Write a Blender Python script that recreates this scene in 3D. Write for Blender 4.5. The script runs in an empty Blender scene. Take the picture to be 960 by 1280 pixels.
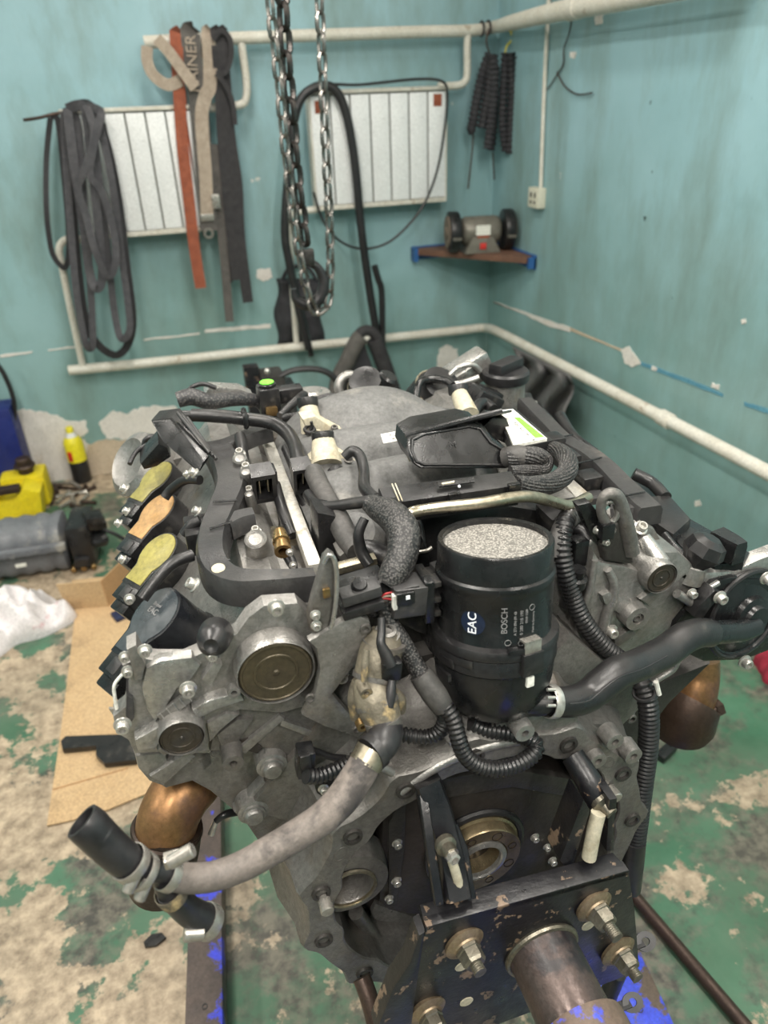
import bpy, bmesh, math, random
from mathutils import Vector, Matrix, Quaternion
V = Vector
random.seed(7)
scene = bpy.context.scene
COL = scene.collection

# ------------------------------------------------------------------ camera
FPX = 900.0                      # focal length in pixels of a 960 x 1280 frame
YAW, PITCH, ROLL, CAMZ = math.radians(16), math.radians(29.5), math.radians(2.3), 1.65
_h = V((math.sin(YAW), math.cos(YAW), 0)); _r0 = V((math.cos(YAW), -math.sin(YAW), 0)); _z = V((0, 0, 1))
FW = _h * math.cos(PITCH) - _z * math.sin(PITCH)
_u0 = _r0.cross(FW)
RT = _r0 * math.cos(ROLL) - _u0 * math.sin(ROLL)
UP = RT.cross(FW)
CAM = V((0, 0, CAMZ))
cd = bpy.data.cameras.new('camera'); co = bpy.data.objects.new('camera', cd); COL.objects.link(co)
cd.sensor_fit = 'VERTICAL'; cd.sensor_height = 36.0; cd.lens = FPX / 1280 * 36.0
cd.clip_start = 0.02
co.matrix_world = Matrix(((RT.x, UP.x, -FW.x, CAM.x), (RT.y, UP.y, -FW.y, CAM.y), (RT.z, UP.z, -FW.z, CAM.z), (0, 0, 0, 1)))
cd.dof.use_dof = True; cd.dof.focus_distance = 0.86; cd.dof.aperture_fstop = 4.8
scene.camera = co

# ------------------------------------------------------------------ world, lights, exposure
w = bpy.data.worlds.new('world'); scene.world = w; w.use_nodes = True
w.node_tree.nodes['Background'].inputs[0].default_value = (0.85, 0.92, 1.0, 1)
w.node_tree.nodes['Background'].inputs[1].default_value = 0.6
scene.view_settings.view_transform = 'Standard'; scene.view_settings.look = 'None'
scene.view_settings.gamma = 1.0; scene.view_settings.use_curve_mapping = False
scene.view_settings.exposure = -0.02
CEIL = 3.05
LAMPS = [(-0.55, 0.75, 40), (0.95, 0.9, 34), (-0.5, -0.9, 56), (0.3, 2.35, 20), (-2.2, 0.6, 30), (-1.9, 2.7, 22), (0.95, -0.8, 50)]  # last lamp is added fill, brightening the faces turned to the camera
for lx, ly, pw in LAMPS:
    ld = bpy.data.lights.new('tube_light', 'AREA'); ld.shape = 'RECTANGLE'; ld.size = 0.16; ld.size_y = 1.2
    ld.energy = pw; ld.color = (1.0, 0.945, 0.87)
    lo = bpy.data.objects.new('tube_light', ld); COL.objects.link(lo); lo.location = (lx, ly, CEIL - 0.115)

# ------------------------------------------------------------------ pixel helpers (a ray of the photograph met with a real plane)
def ray(px, py): return FW + RT * ((px - 480) / FPX) - UP * ((py - 640) / FPX)
def P(px, py, Y): d = ray(px, py); return CAM + d * (Y / d.y)
def PX(px, py, X): d = ray(px, py); return CAM + d * (X / d.x)
def PZ(px, py, Z): d = ray(px, py); return CAM + d * ((Z - CAMZ) / d.z)
EX, EZ = 0.25, 0.84              # crankshaft axis
def LB(a, b, Y, s=-1): return V((EX + s * (a + b) * 0.70711, Y, EZ + (a - b) * 0.70711))
def PB(px, py, a, s=-1):
    n = V((s * 0.70711, 0, 0.70711)); d = ray(px, py); p0 = V((EX, 0, EZ))
    return CAM + d * ((a - n.dot(CAM - p0)) / n.dot(d))
def mpp(p): return (p - CAM).dot(FW) / FPX     # metres per pixel at a point

# ------------------------------------------------------------------ materials
def lin(c):
    return tuple((v / 255 / 12.92) if v / 255 <= 0.04045 else ((v / 255 + 0.055) / 1.055) ** 2.4 for v in c) + (1,)
MATS = {}
def mat(name, c, rough=0.5, metal=0.0, c2=None, scale=30, amt=0.5, bump=0.0, bscale=200, c3=None, c3lo=0.58, c3hi=0.66, scale3=12, spec=0.5, detail=6, trans=0.0, grain=0.3):
    m = bpy.data.materials.new(name); m.use_nodes = True; nt = m.node_tree; b = nt.nodes['Principled BSDF']
    L = nt.links.new
    b.inputs['Roughness'].default_value = rough; b.inputs['Metallic'].default_value = metal
    b.inputs['Specular IOR Level'].default_value = spec
    b.inputs['Base Color'].default_value = lin(c)
    if trans: b.inputs['Transmission Weight'].default_value = trans
    tc = nt.nodes.new('ShaderNodeTexCoord')
    src = None
    if c2:
        n = nt.nodes.new('ShaderNodeTexNoise'); n.inputs['Scale'].default_value = scale; n.inputs['Detail'].default_value = detail
        L(tc.outputs['Object'], n.inputs['Vector'])
        r = nt.nodes.new('ShaderNodeValToRGB'); r.color_ramp.elements[0].position = 0.5 - amt / 2; r.color_ramp.elements[1].position = 0.5 + amt / 2
        r.color_ramp.elements[0].color = lin(c); r.color_ramp.elements[1].color = lin(c2)
        L(n.outputs['Fac'], r.inputs['Fac']); src = r.outputs['Color']
    if c3:
        n = nt.nodes.new('ShaderNodeTexNoise'); n.inputs['Scale'].default_value = scale3; n.inputs['Detail'].default_value = 8
        n.inputs['Roughness'].default_value = 0.62
        L(tc.outputs['Object'], n.inputs['Vector'])
        r = nt.nodes.new('ShaderNodeValToRGB'); r.color_ramp.elements[0].position = c3lo; r.color_ramp.elements[1].position = c3hi
        r.color_ramp.elements[0].color = (0, 0, 0, 1); r.color_ramp.elements[1].color = (1, 1, 1, 1)
        L(n.outputs['Fac'], r.inputs['Fac'])
        mx = nt.nodes.new('ShaderNodeMix'); mx.data_type = 'RGBA'
        L(r.outputs['Color'], mx.inputs['Factor'])
        if src: L(src, mx.inputs[6])
        else: mx.inputs[6].default_value = lin(c)
        mx.inputs[7].default_value = lin(c3); src = mx.outputs[2]
        if metal:
            mm = nt.nodes.new('ShaderNodeMapRange'); mm.inputs[3].default_value = metal; mm.inputs[4].default_value = metal * 0.2
            L(r.outputs['Color'], mm.inputs[0]); L(mm.outputs[0], b.inputs['Metallic'])
    if grain:
        n = nt.nodes.new('ShaderNodeTexNoise'); n.inputs['Scale'].default_value = 160; n.inputs['Detail'].default_value = 9; n.inputs['Roughness'].default_value = 0.7
        L(tc.outputs['Object'], n.inputs['Vector'])
        mr = nt.nodes.new('ShaderNodeMapRange'); mr.inputs[1].default_value = 0.3; mr.inputs[2].default_value = 0.7; mr.inputs[3].default_value = 1 - grain; mr.inputs[4].default_value = 1 + grain
        L(n.outputs['Fac'], mr.inputs[0])
        vm = nt.nodes.new('ShaderNodeVectorMath'); vm.operation = 'SCALE'; L(mr.outputs[0], vm.inputs['Scale'])
        if src: L(src, vm.inputs[0])
        else: vm.inputs[0].default_value = lin(c)[:3]
        src = vm.outputs[0]
        n2 = nt.nodes.new('ShaderNodeTexNoise'); n2.inputs['Scale'].default_value = 35; n2.inputs['Detail'].default_value = 8; L(tc.outputs['Object'], n2.inputs['Vector'])
        r2 = nt.nodes.new('ShaderNodeMapRange'); r2.inputs[1].default_value = 0.3; r2.inputs[2].default_value = 0.7; r2.inputs[3].default_value = max(.05, rough - .12); r2.inputs[4].default_value = min(1, rough + .14)
        L(n2.outputs['Fac'], r2.inputs[0]); L(r2.outputs[0], b.inputs['Roughness'])
    if src: L(src, b.inputs['Base Color'])
    if bump:
        n = nt.nodes.new('ShaderNodeTexNoise'); n.inputs['Scale'].default_value = bscale; n.inputs['Detail'].default_value = 4
        L(tc.outputs['Object'], n.inputs['Vector'])
        bp = nt.nodes.new('ShaderNodeBump'); bp.inputs['Strength'].default_value = bump; bp.inputs['Distance'].default_value = 0.002
        L(n.outputs['Fac'], bp.inputs['Height']); L(bp.outputs['Normal'], b.inputs['Normal'])
    MATS[name] = m
    return m

mat('alu', (152, 150, 147), 0.36, 0.62, (118, 116, 112), 18, 0.5, 0.3, 500, (100, 92, 80), 0.56, 0.72, 14)
mat('alu_bright', (184, 183, 180), 0.3, 0.75, (146, 144, 140), 22, 0.5, 0.2, 400)
mat('alu_dark', (118, 116, 113), 0.4, 0.5, (92, 89, 85), 14, 0.5, 0.3, 400, (84, 76, 66), 0.55, 0.7, 12)
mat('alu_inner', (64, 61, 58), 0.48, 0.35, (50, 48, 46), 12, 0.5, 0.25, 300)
mat('bolt_steel', (205, 203, 198), 0.3, 0.7, (160, 157, 150), 90, 0.4)
mat('steel', (184, 181, 175), 0.3, 0.7, (146, 141, 132), 40, 0.5)
mat('steel_tan', (178, 170, 150), 0.32, 0.9, (140, 132, 115), 30, 0.5)
mat('rail_alu', (206, 204, 198), 0.36, 0.55, (180, 176, 166), 40, 0.5, 0.2, 300, (150, 138, 118), 0.58, 0.68, 25)
mat('brass', (176, 150, 104), 0.3, 0.9, (140, 110, 72), 40, 0.5)
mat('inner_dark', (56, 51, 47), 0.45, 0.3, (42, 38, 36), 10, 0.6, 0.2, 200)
mat('crank_steel', (150, 136, 108), 0.34, 0.75, (112, 98, 74), 40, 0.5, 0.1, 300)
mat('plug', (54, 49, 43), 0.42, 0.4, (70, 63, 53), 25, 0.5, 0.15, 300, (48, 45, 41), 0.5, 0.6, 40)
mat('plug_tan', (84, 76, 58), 0.4, 0.4, (66, 59, 47), 30, 0.5, 0.15, 300)
mat('plastic', (25, 25, 27), 0.34, 0, (36, 35, 35), 25, 0.5, 0.15, 500, (112, 107, 98), 0.6, 0.9, 18, grain=.4)
mat('plastic_clean', (18, 19, 20), 0.28, 0, (27, 27, 28), 30, 0.5, 0.1, 500, (84, 80, 74), 0.64, 0.95, 20, grain=.35)
mat('plastic_dusty', (42, 42, 44), 0.38, 0, (58, 57, 56), 16, 0.5, 0.15, 400, (112, 106, 97), 0.6, 0.88, 14)
mat('plastic_grey', (92, 93, 96), 0.5, 0, (74, 75, 78), 18, 0.5, 0.12, 400)
mat('rubber', (25, 25, 27), 0.36, 0, (37, 36, 36), 30, 0.5, 0.12, 400, (98, 94, 86), 0.62, 0.92, 16)
mat('rubber_black', (28, 28, 30), 0.4, 0, (40, 39, 40), 30, 0.5)
mat('hose_grey', (88, 82, 78), 0.66, 0, (112, 104, 98), 30, 0.6, 0.25, 300, (60, 56, 54), 0.55, 0.66, 22)
mat('manifold', (108, 108, 107), 0.55, 0.15, (84, 84, 83), 12, 0.6, 0.3, 350, (140, 137, 130), 0.56, 0.8, 12)
mat('magnet_yellow', (134, 127, 66), 0.36, 0, (150, 141, 78), 60, 0.6, 0.1, 200, (112, 106, 60), 0.52, 0.7, 25)
mat('magnet_orange', (166, 130, 84), 0.4, 0, (178, 142, 96), 60, 0.6, 0.1, 200, (142, 110, 68), 0.52, 0.7, 25)
mat('coil_face', (48, 54, 58), 0.3, 0, (58, 63, 66), 40, 0.5)
mat('coil_black', (20, 22, 26), 0.28, 0, (30, 32, 35), 40, 0.5, 0, 1, (72, 68, 60), 0.66, 0.85, 14)
mat('cream', (186, 180, 160), 0.6, 0, (164, 156, 134), 40, 0.5, 0.15, 300, (140, 126, 98), 0.58, 0.75, 25)
mat('dirt_metal', (134, 127, 110), 0.55, 0.35, (66, 61, 54), 34, 0.4, 0.4, 250, (150, 132, 96), 0.56, 0.64, 26)
mat('heat_pipe', (158, 120, 78), 0.42, 0.75, (98, 70, 54), 16, 0.7, 0.1, 200, (84, 60, 48), 0.52, 0.68, 14)
mat('heat_dark', (46, 38, 34), 0.45, 0.6, (62, 50, 42), 20, 0.5, 0.2, 200)
mat('heat_brown', (72, 56, 46), 0.45, 0.6, (52, 42, 36), 20, 0.6, 0.2, 200)
mat('sticker', (222, 221, 212), 0.5)
mat('sticker_green', (120, 226, 66), 0.5)
mat('print_white', (232, 236, 240), 0.5)
mat('print_grey', (122, 122, 122), 0.5)
mat('print_dark', (52, 52, 52), 0.5)
mat('badge', (18, 30, 52), 0.4)
mat('blue_paint', (48, 62, 190), 0.45, 0, (62, 84, 214), 25, 0.5, 0.15, 200, (92, 78, 68), 0.57, 0.6, 12)
mat('blue_worn', (88, 76, 70), 0.5, 0.2, (70, 62, 60), 25, 0.5, 0.15, 200, (56, 66, 196), 0.57, 0.6, 9)
mat('black_paint', (18, 18, 22), 0.36, 0, (27, 26, 28), 30, 0.5, 0.15, 250, (112, 94, 78), 0.6, 0.62, 34)
mat('tube_steel', (94, 82, 77), 0.38, 0.6, (66, 56, 54), 22, 0.6, 0.3, 120, (36, 32, 34), 0.56, 0.64, 14)
mat('rod_steel', (86, 70, 62), 0.45, 0.6, (66, 54, 48), 20, 0.5, 0.2, 200)
mat('nut', (132, 128, 116), 0.4, 0.8, (104, 98, 86), 60, 0.5, 0.2, 300)
mat('washer', (150, 134, 110), 0.45, 0.7, (112, 94, 76), 50, 0.5, 0.2, 300)
mat('cardboard', (196, 168, 130), 0.85, 0, (182, 152, 114), 6, 0.6, 0.15, 200, (150, 126, 96), 0.58, 0.75, 7)
mat('cardboard_dark', (184, 148, 108), 0.85, 0, (170, 134, 94), 6, 0.6)
mat('bag', (226, 222, 222), 0.45, 0, (208, 202, 204), 14, 0.6, 0.4, 40, (196, 160, 164), 0.64, 0.7, 9)
mat('yellow', (224, 206, 34), 0.45, 0, (206, 184, 30), 20, 0.5, 0.1, 200, (120, 100, 40), 0.68, 0.76, 12)
mat('yellow_label', (226, 212, 42), 0.4)
mat('red', (196, 46, 40), 0.5)
mat('rag_red', (150, 36, 56), 0.85, 0, (126, 28, 46), 40, 0.5, 0.4, 80)
mat('packet_blue', (30, 40, 70), 0.5)
mat('blue_solid', (22, 38, 112), 0.5, 0, (17, 30, 94), 10, 0.5)
mat('old_manifold', (118, 120, 124), 0.55, 0, (92, 94, 99), 12, 0.5, 0.2, 150, (150, 146, 138), 0.58, 0.7, 8)
mat('pipe_white', (214, 212, 202), 0.45, 0, (196, 190, 176), 14, 0.5, 0.1, 100, (150, 126, 98), 0.63, 0.7, 9)
mat('radiator', (232, 234, 234), 0.35, 0, (222, 224, 224), 10, 0.5, 0, 1, (180, 172, 156), 0.7, 0.8, 7)
mat('radiator_gap', (150, 152, 148), 0.5)
mat('belt', (56, 56, 62), 0.6, 0, (78, 77, 80), 40, 0.5)
mat('belt_black', (34, 34, 38), 0.6, 0, (48, 47, 50), 40, 0.5)
mat('strap_orange', (158, 88, 62), 0.85, 0, (126, 68, 50), 30, 0.5, 0.3, 300)
mat('strap_grey', (74, 71, 69), 0.85, 0, (94, 90, 86), 30, 0.5, 0.3, 300)
mat('strap_beige', (172, 158, 142), 0.85, 0, (148, 134, 120), 30, 0.5, 0.3, 300)
mat('strap_black', (40, 39, 42), 0.85, 0, (56, 54, 55), 30, 0.5, 0.3, 300)
mat('chain', (96, 92, 90), 0.35, 0.9, (64, 60, 58), 60, 0.5)
mat('chain_light', (150, 148, 144), 0.3, 0.9, (108, 104, 100), 60, 0.5)
mat('grinder', (124, 120, 110), 0.5, 0.3, (102, 98, 90), 20, 0.5, 0.15, 200)
mat('stone', (122, 110, 96), 0.9, 0, (100, 90, 80), 60, 0.5, 0.4, 300)
mat('wood', (122, 88, 70), 0.7, 0, (92, 66, 54), 12, 0.5)
mat('blue_scuff', (78, 132, 156), 0.5, 0, (96, 150, 168), 12, 0.5)
mat('blue_shelf', (44, 92, 150), 0.5)
mat('cloth_dark', (42, 42, 46), 0.9, 0, (58, 57, 60), 20, 0.5, 0.4, 120)
mat('sheet_grey', (86, 86, 88), 0.7, 0, (112, 110, 108), 9, 0.6, 0.3, 60)
mat('socket', (208, 206, 188), 0.5)
mat('plaster', (224, 220, 214), 0.85, 0, (208, 202, 194), 12, 0.5, 0.3, 120, (190, 174, 150), 0.6, 0.72, 5)
mat('plaster_tan', (200, 184, 162), 0.85, 0, (178, 160, 138), 10, 0.5, 0.3, 120)
mat('ceiling_white', (222, 220, 214), 0.85)
mat('pigtail_red', (176, 56, 60), 0.5)
mat('tape', (58, 57, 56), 0.55, 0, (74, 72, 70), 40, 0.5, 0.2, 300)
mat('white_plastic', (214, 214, 210), 0.5)

def emission(name, c, s):
    m = bpy.data.materials.new(name); m.use_nodes = True; b = m.node_tree.nodes['Principled BSDF']
    b.inputs['Emission Color'].default_value = c; b.inputs['Emission Strength'].default_value = s; MATS[name] = m
emission('lamp_tube', (1, 0.97, 0.92, 1), 6)

def braid(name, c1, c2, sc):
    m = bpy.data.materials.new(name); m.use_nodes = True; nt = m.node_tree; b = nt.nodes['Principled BSDF']; L = nt.links.new
    tc = nt.nodes.new('ShaderNodeTexCoord'); v = nt.nodes.new('ShaderNodeTexVoronoi'); v.inputs['Scale'].default_value = sc
    L(tc.outputs['Object'], v.inputs['Vector'])
    r = nt.nodes.new('ShaderNodeValToRGB'); r.color_ramp.elements[0].color = lin(c2); r.color_ramp.elements[1].color = lin(c1)
    r.color_ramp.elements[0].position = 0.1; r.color_ramp.elements[1].position = 0.6
    L(v.outputs['Distance'], r.inputs['Fac']); L(r.outputs['Color'], b.inputs['Base Color'])
    bp = nt.nodes.new('ShaderNodeBump'); bp.inputs['Strength'].default_value = 0.5; bp.inputs['Distance'].default_value = 0.0008; bp.invert = True
    L(v.outputs['Distance'], bp.inputs['Height']); L(bp.outputs['Normal'], b.inputs['Normal'])
    b.inputs['Roughness'].default_value = 0.5; MATS[name] = m
braid('braid', (22, 22, 23), (86, 84, 82), 430)
braid('maf_screen', (96, 94, 90), (176, 172, 164), 420)
braid('sock', (40, 40, 42), (88, 86, 84), 260)

def wall_material():
    m = bpy.data.materials.new('wall_paint'); m.use_nodes = True; nt = m.node_tree; b = nt.nodes['Principled BSDF']; L = nt.links.new
    g = nt.nodes.new('ShaderNodeNewGeometry')
    def noise(s, d=6, ro=0.55, vec=None):
        n = nt.nodes.new('ShaderNodeTexNoise'); n.inputs['Scale'].default_value = s; n.inputs['Detail'].default_value = d; n.inputs['Roughness'].default_value = ro
        L(vec or g.outputs['Position'], n.inputs['Vector']); return n.outputs['Fac']
    def ramp(f, p0, p1, c0, c1):
        r = nt.nodes.new('ShaderNodeValToRGB'); r.color_ramp.elements[0].position = p0; r.color_ramp.elements[1].position = p1
        r.color_ramp.elements[0].color = c0; r.color_ramp.elements[1].color = c1; L(f, r.inputs['Fac']); return r.outputs['Color']
    def mix(f, a, bb):
        x = nt.nodes.new('ShaderNodeMix'); x.data_type = 'RGBA'
        if hasattr(f, 'links'): L(f, x.inputs['Factor'])
        else: x.inputs['Factor'].default_value = f
        for s, i in ((a, 6), (bb, 7)):
            if hasattr(s, 'links'): L(s, x.inputs[i])
            else: x.inputs[i].default_value = s
        return x.outputs[2]
    W, K = (1, 1, 1, 1), (0, 0, 0, 1)
    up = ramp(noise(1.6, 8), 0.35, 0.65, lin((140, 177, 184)), lin((156, 192, 201)))
    lo = ramp(noise(2.2, 8), 0.35, 0.65, lin((120, 154, 151)), lin((138, 171, 170)))
    sx = nt.nodes.new('ShaderNodeSeparateXYZ'); L(g.outputs['Position'], sx.inputs[0])
    nz = noise(1.1, 5)
    ad = nt.nodes.new('ShaderNodeMath'); ad.operation = 'MULTIPLY_ADD'; L(nz, ad.inputs[0]); ad.inputs[1].default_value = 1.5; L(sx.outputs['Z'], ad.inputs[2])
    f = ramp(ad.outputs[0], 0.75, 1.0, W, K)
    mr = nt.nodes.new('ShaderNodeMapRange'); mr.inputs[1].default_value = 1.3; mr.inputs[2].default_value = 2.5; mr.inputs[3].default_value = 1; mr.inputs[4].default_value = 0
    L(ad.outputs[0], mr.inputs[0])
    c = mix(mr.outputs[0], up, lo)
    # soot and hand marks, streaked downwards
    mp = nt.nodes.new('ShaderNodeMapping'); mp.inputs['Scale'].default_value = (5, 5, 1.6); L(g.outputs['Position'], mp.inputs['Vector'])
    st = ramp(noise(0.9, 10, 0.66, mp.outputs[0]), 0.44, 0.68, K, W)
    mm = nt.nodes.new('ShaderNodeMath'); mm.operation = 'MULTIPLY'; mm.inputs[1].default_value = 0.6; L(st, mm.inputs[0])
    c = mix(mm.outputs[0], c, lin((112, 130, 120)))
    # small chips to white plaster and dark scuffs
    ch = ramp(noise(9, 6, 0.6), 0.735, 0.75, K, W)
    c = mix(ch, c, lin((205, 205, 198)))
    dk = ramp(noise(14, 5, 0.6), 0.715, 0.75, K, W)
    c = mix(dk, c, lin((58, 78, 74)))
    L(c, b.inputs['Base Color']); b.inputs['Roughness'].default_value = 0.42
    bp = nt.nodes.new('ShaderNodeBump'); bp.inputs['Strength'].default_value = 0.35; bp.inputs['Distance'].default_value = 0.01
    L(noise(7, 8, 0.6), bp.inputs['Height']); L(bp.outputs['Normal'], b.inputs['Normal'])
    MATS['wall'] = m
    # floor
    m = bpy.data.materials.new('floor_paint'); m.use_nodes = True; nt = m.node_tree; b = nt.nodes['Principled BSDF']; L = nt.links.new
    g = nt.nodes.new('ShaderNodeNewGeometry')
    globals()['_f'] = None
    gr = None
    def noise2(s, d=8, ro=0.6, off=0.0):
        n = nt.nodes.new('ShaderNodeTexNoise'); n.inputs['Scale'].default_value = s; n.inputs['Detail'].default_value = d; n.inputs['Roughness'].default_value = ro
        mp = nt.nodes.new('ShaderNodeMapping'); mp.inputs['Location'].default_value = (off, off * 0.7, 0); L(g.outputs['Position'], mp.inputs['Vector'])
        L(mp.outputs[0], n.inputs['Vector']); return n.outputs['Fac']
    def ramp2(f, p0, p1, c0, c1):
        r = nt.nodes.new('ShaderNodeValToRGB'); r.color_ramp.elements[0].position = p0; r.color_ramp.elements[1].position = p1
        r.color_ramp.elements[0].color = c0; r.color_ramp.elements[1].color = c1; L(f, r.inputs['Fac']); return r.outputs['Color']
    def mix2(f, a, bb):
        x = nt.nodes.new('ShaderNodeMix'); x.data_type = 'RGBA'; L(f, x.inputs['Factor'])
        for s, i in ((a, 6), (bb, 7)):
            if hasattr(s, 'links'): L(s, x.inputs[i])
            else: x.inputs[i].default_value = s
        return x.outputs[2]
    green = ramp2(noise2(5), 0.35, 0.68, lin((54, 96, 72)), lin((78, 118, 94)))
    grime = ramp2(noise2(3.6, 10, 0.7, 3.1), 0.46, 0.57, K, W)
    green = mix2(grime, green, ramp2(noise2(30, 6, 0.6), 0.4, 0.6, lin((62, 61, 56)), lin((112, 108, 96))))
    conc = ramp2(noise2(22, 10, 0.72), 0.36, 0.62, lin((122, 108, 90)), lin((190, 172, 148)))
    # bare concrete: large areas to the left of the engine, islands elsewhere
    sx = nt.nodes.new('ShaderNodeSeparateXYZ'); L(g.outputs['Position'], sx.inputs[0])
    mr = nt.nodes.new('ShaderNodeMapRange'); mr.inputs[1].default_value = -0.6; mr.inputs[2].default_value = 0.5; mr.inputs[3].default_value = 0.06; mr.inputs[4].default_value = -0.03
    L(sx.outputs['X'], mr.inputs[0])
    ad = nt.nodes.new('ShaderNodeMath'); ad.operation = 'ADD'; L(noise2(3.4, 10, 0.66, 7.7), ad.inputs[0]); L(mr.outputs[0], ad.inputs[1])
    c = mix2(ramp2(ad.outputs[0], 0.525, 0.545, K, W), green, conc)
    dust = ramp2(noise2(1.7, 8, 0.6, 12.0), 0.45, 0.8, K, W)
    mm = nt.nodes.new('ShaderNodeMath'); mm.operation = 'MULTIPLY'; mm.inputs[1].default_value = 0.55; L(dust, mm.inputs[0])
    c = mix2(mm.outputs[0], c, lin((110, 106, 94)))
    L(c, b.inputs['Base Color']); b.inputs['Roughness'].default_value = 0.5
    bp = nt.nodes.new('ShaderNodeBump'); bp.inputs['Strength'].default_value = 0.3; bp.inputs['Distance'].default_value = 0.004
    L(ad.outputs[0], bp.inputs['Height']); L(bp.outputs['Normal'], b.inputs['Normal'])
    MATS['floor'] = m
wall_material()

# ------------------------------------------------------------------ mesh helpers
ORIGIN = {}
def catmull(pts, n):
    out = []
    m = len(pts)
    for i in range(m - 1):
        p0 = pts[max(i - 1, 0)]; p1 = pts[i]; p2 = pts[i + 1]; p3 = pts[min(i + 2, m - 1)]
        for k in range(n):
            t = k / n
            out.append(0.5 * ((2 * p1) + (p2 - p0) * t + (2 * p0 - 5 * p1 + 4 * p2 - p3) * t * t + (3 * p1 - p0 - 3 * p2 + p3) * t ** 3))
    out.append(pts[-1]); return out
def frame(axis):
    a = V(axis).normalized(); t = V((0, 0, 1)) if abs(a.z) < 0.9 else V((1, 0, 0))
    x = t.cross(a).normalized(); return x, a.cross(x), a

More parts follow.
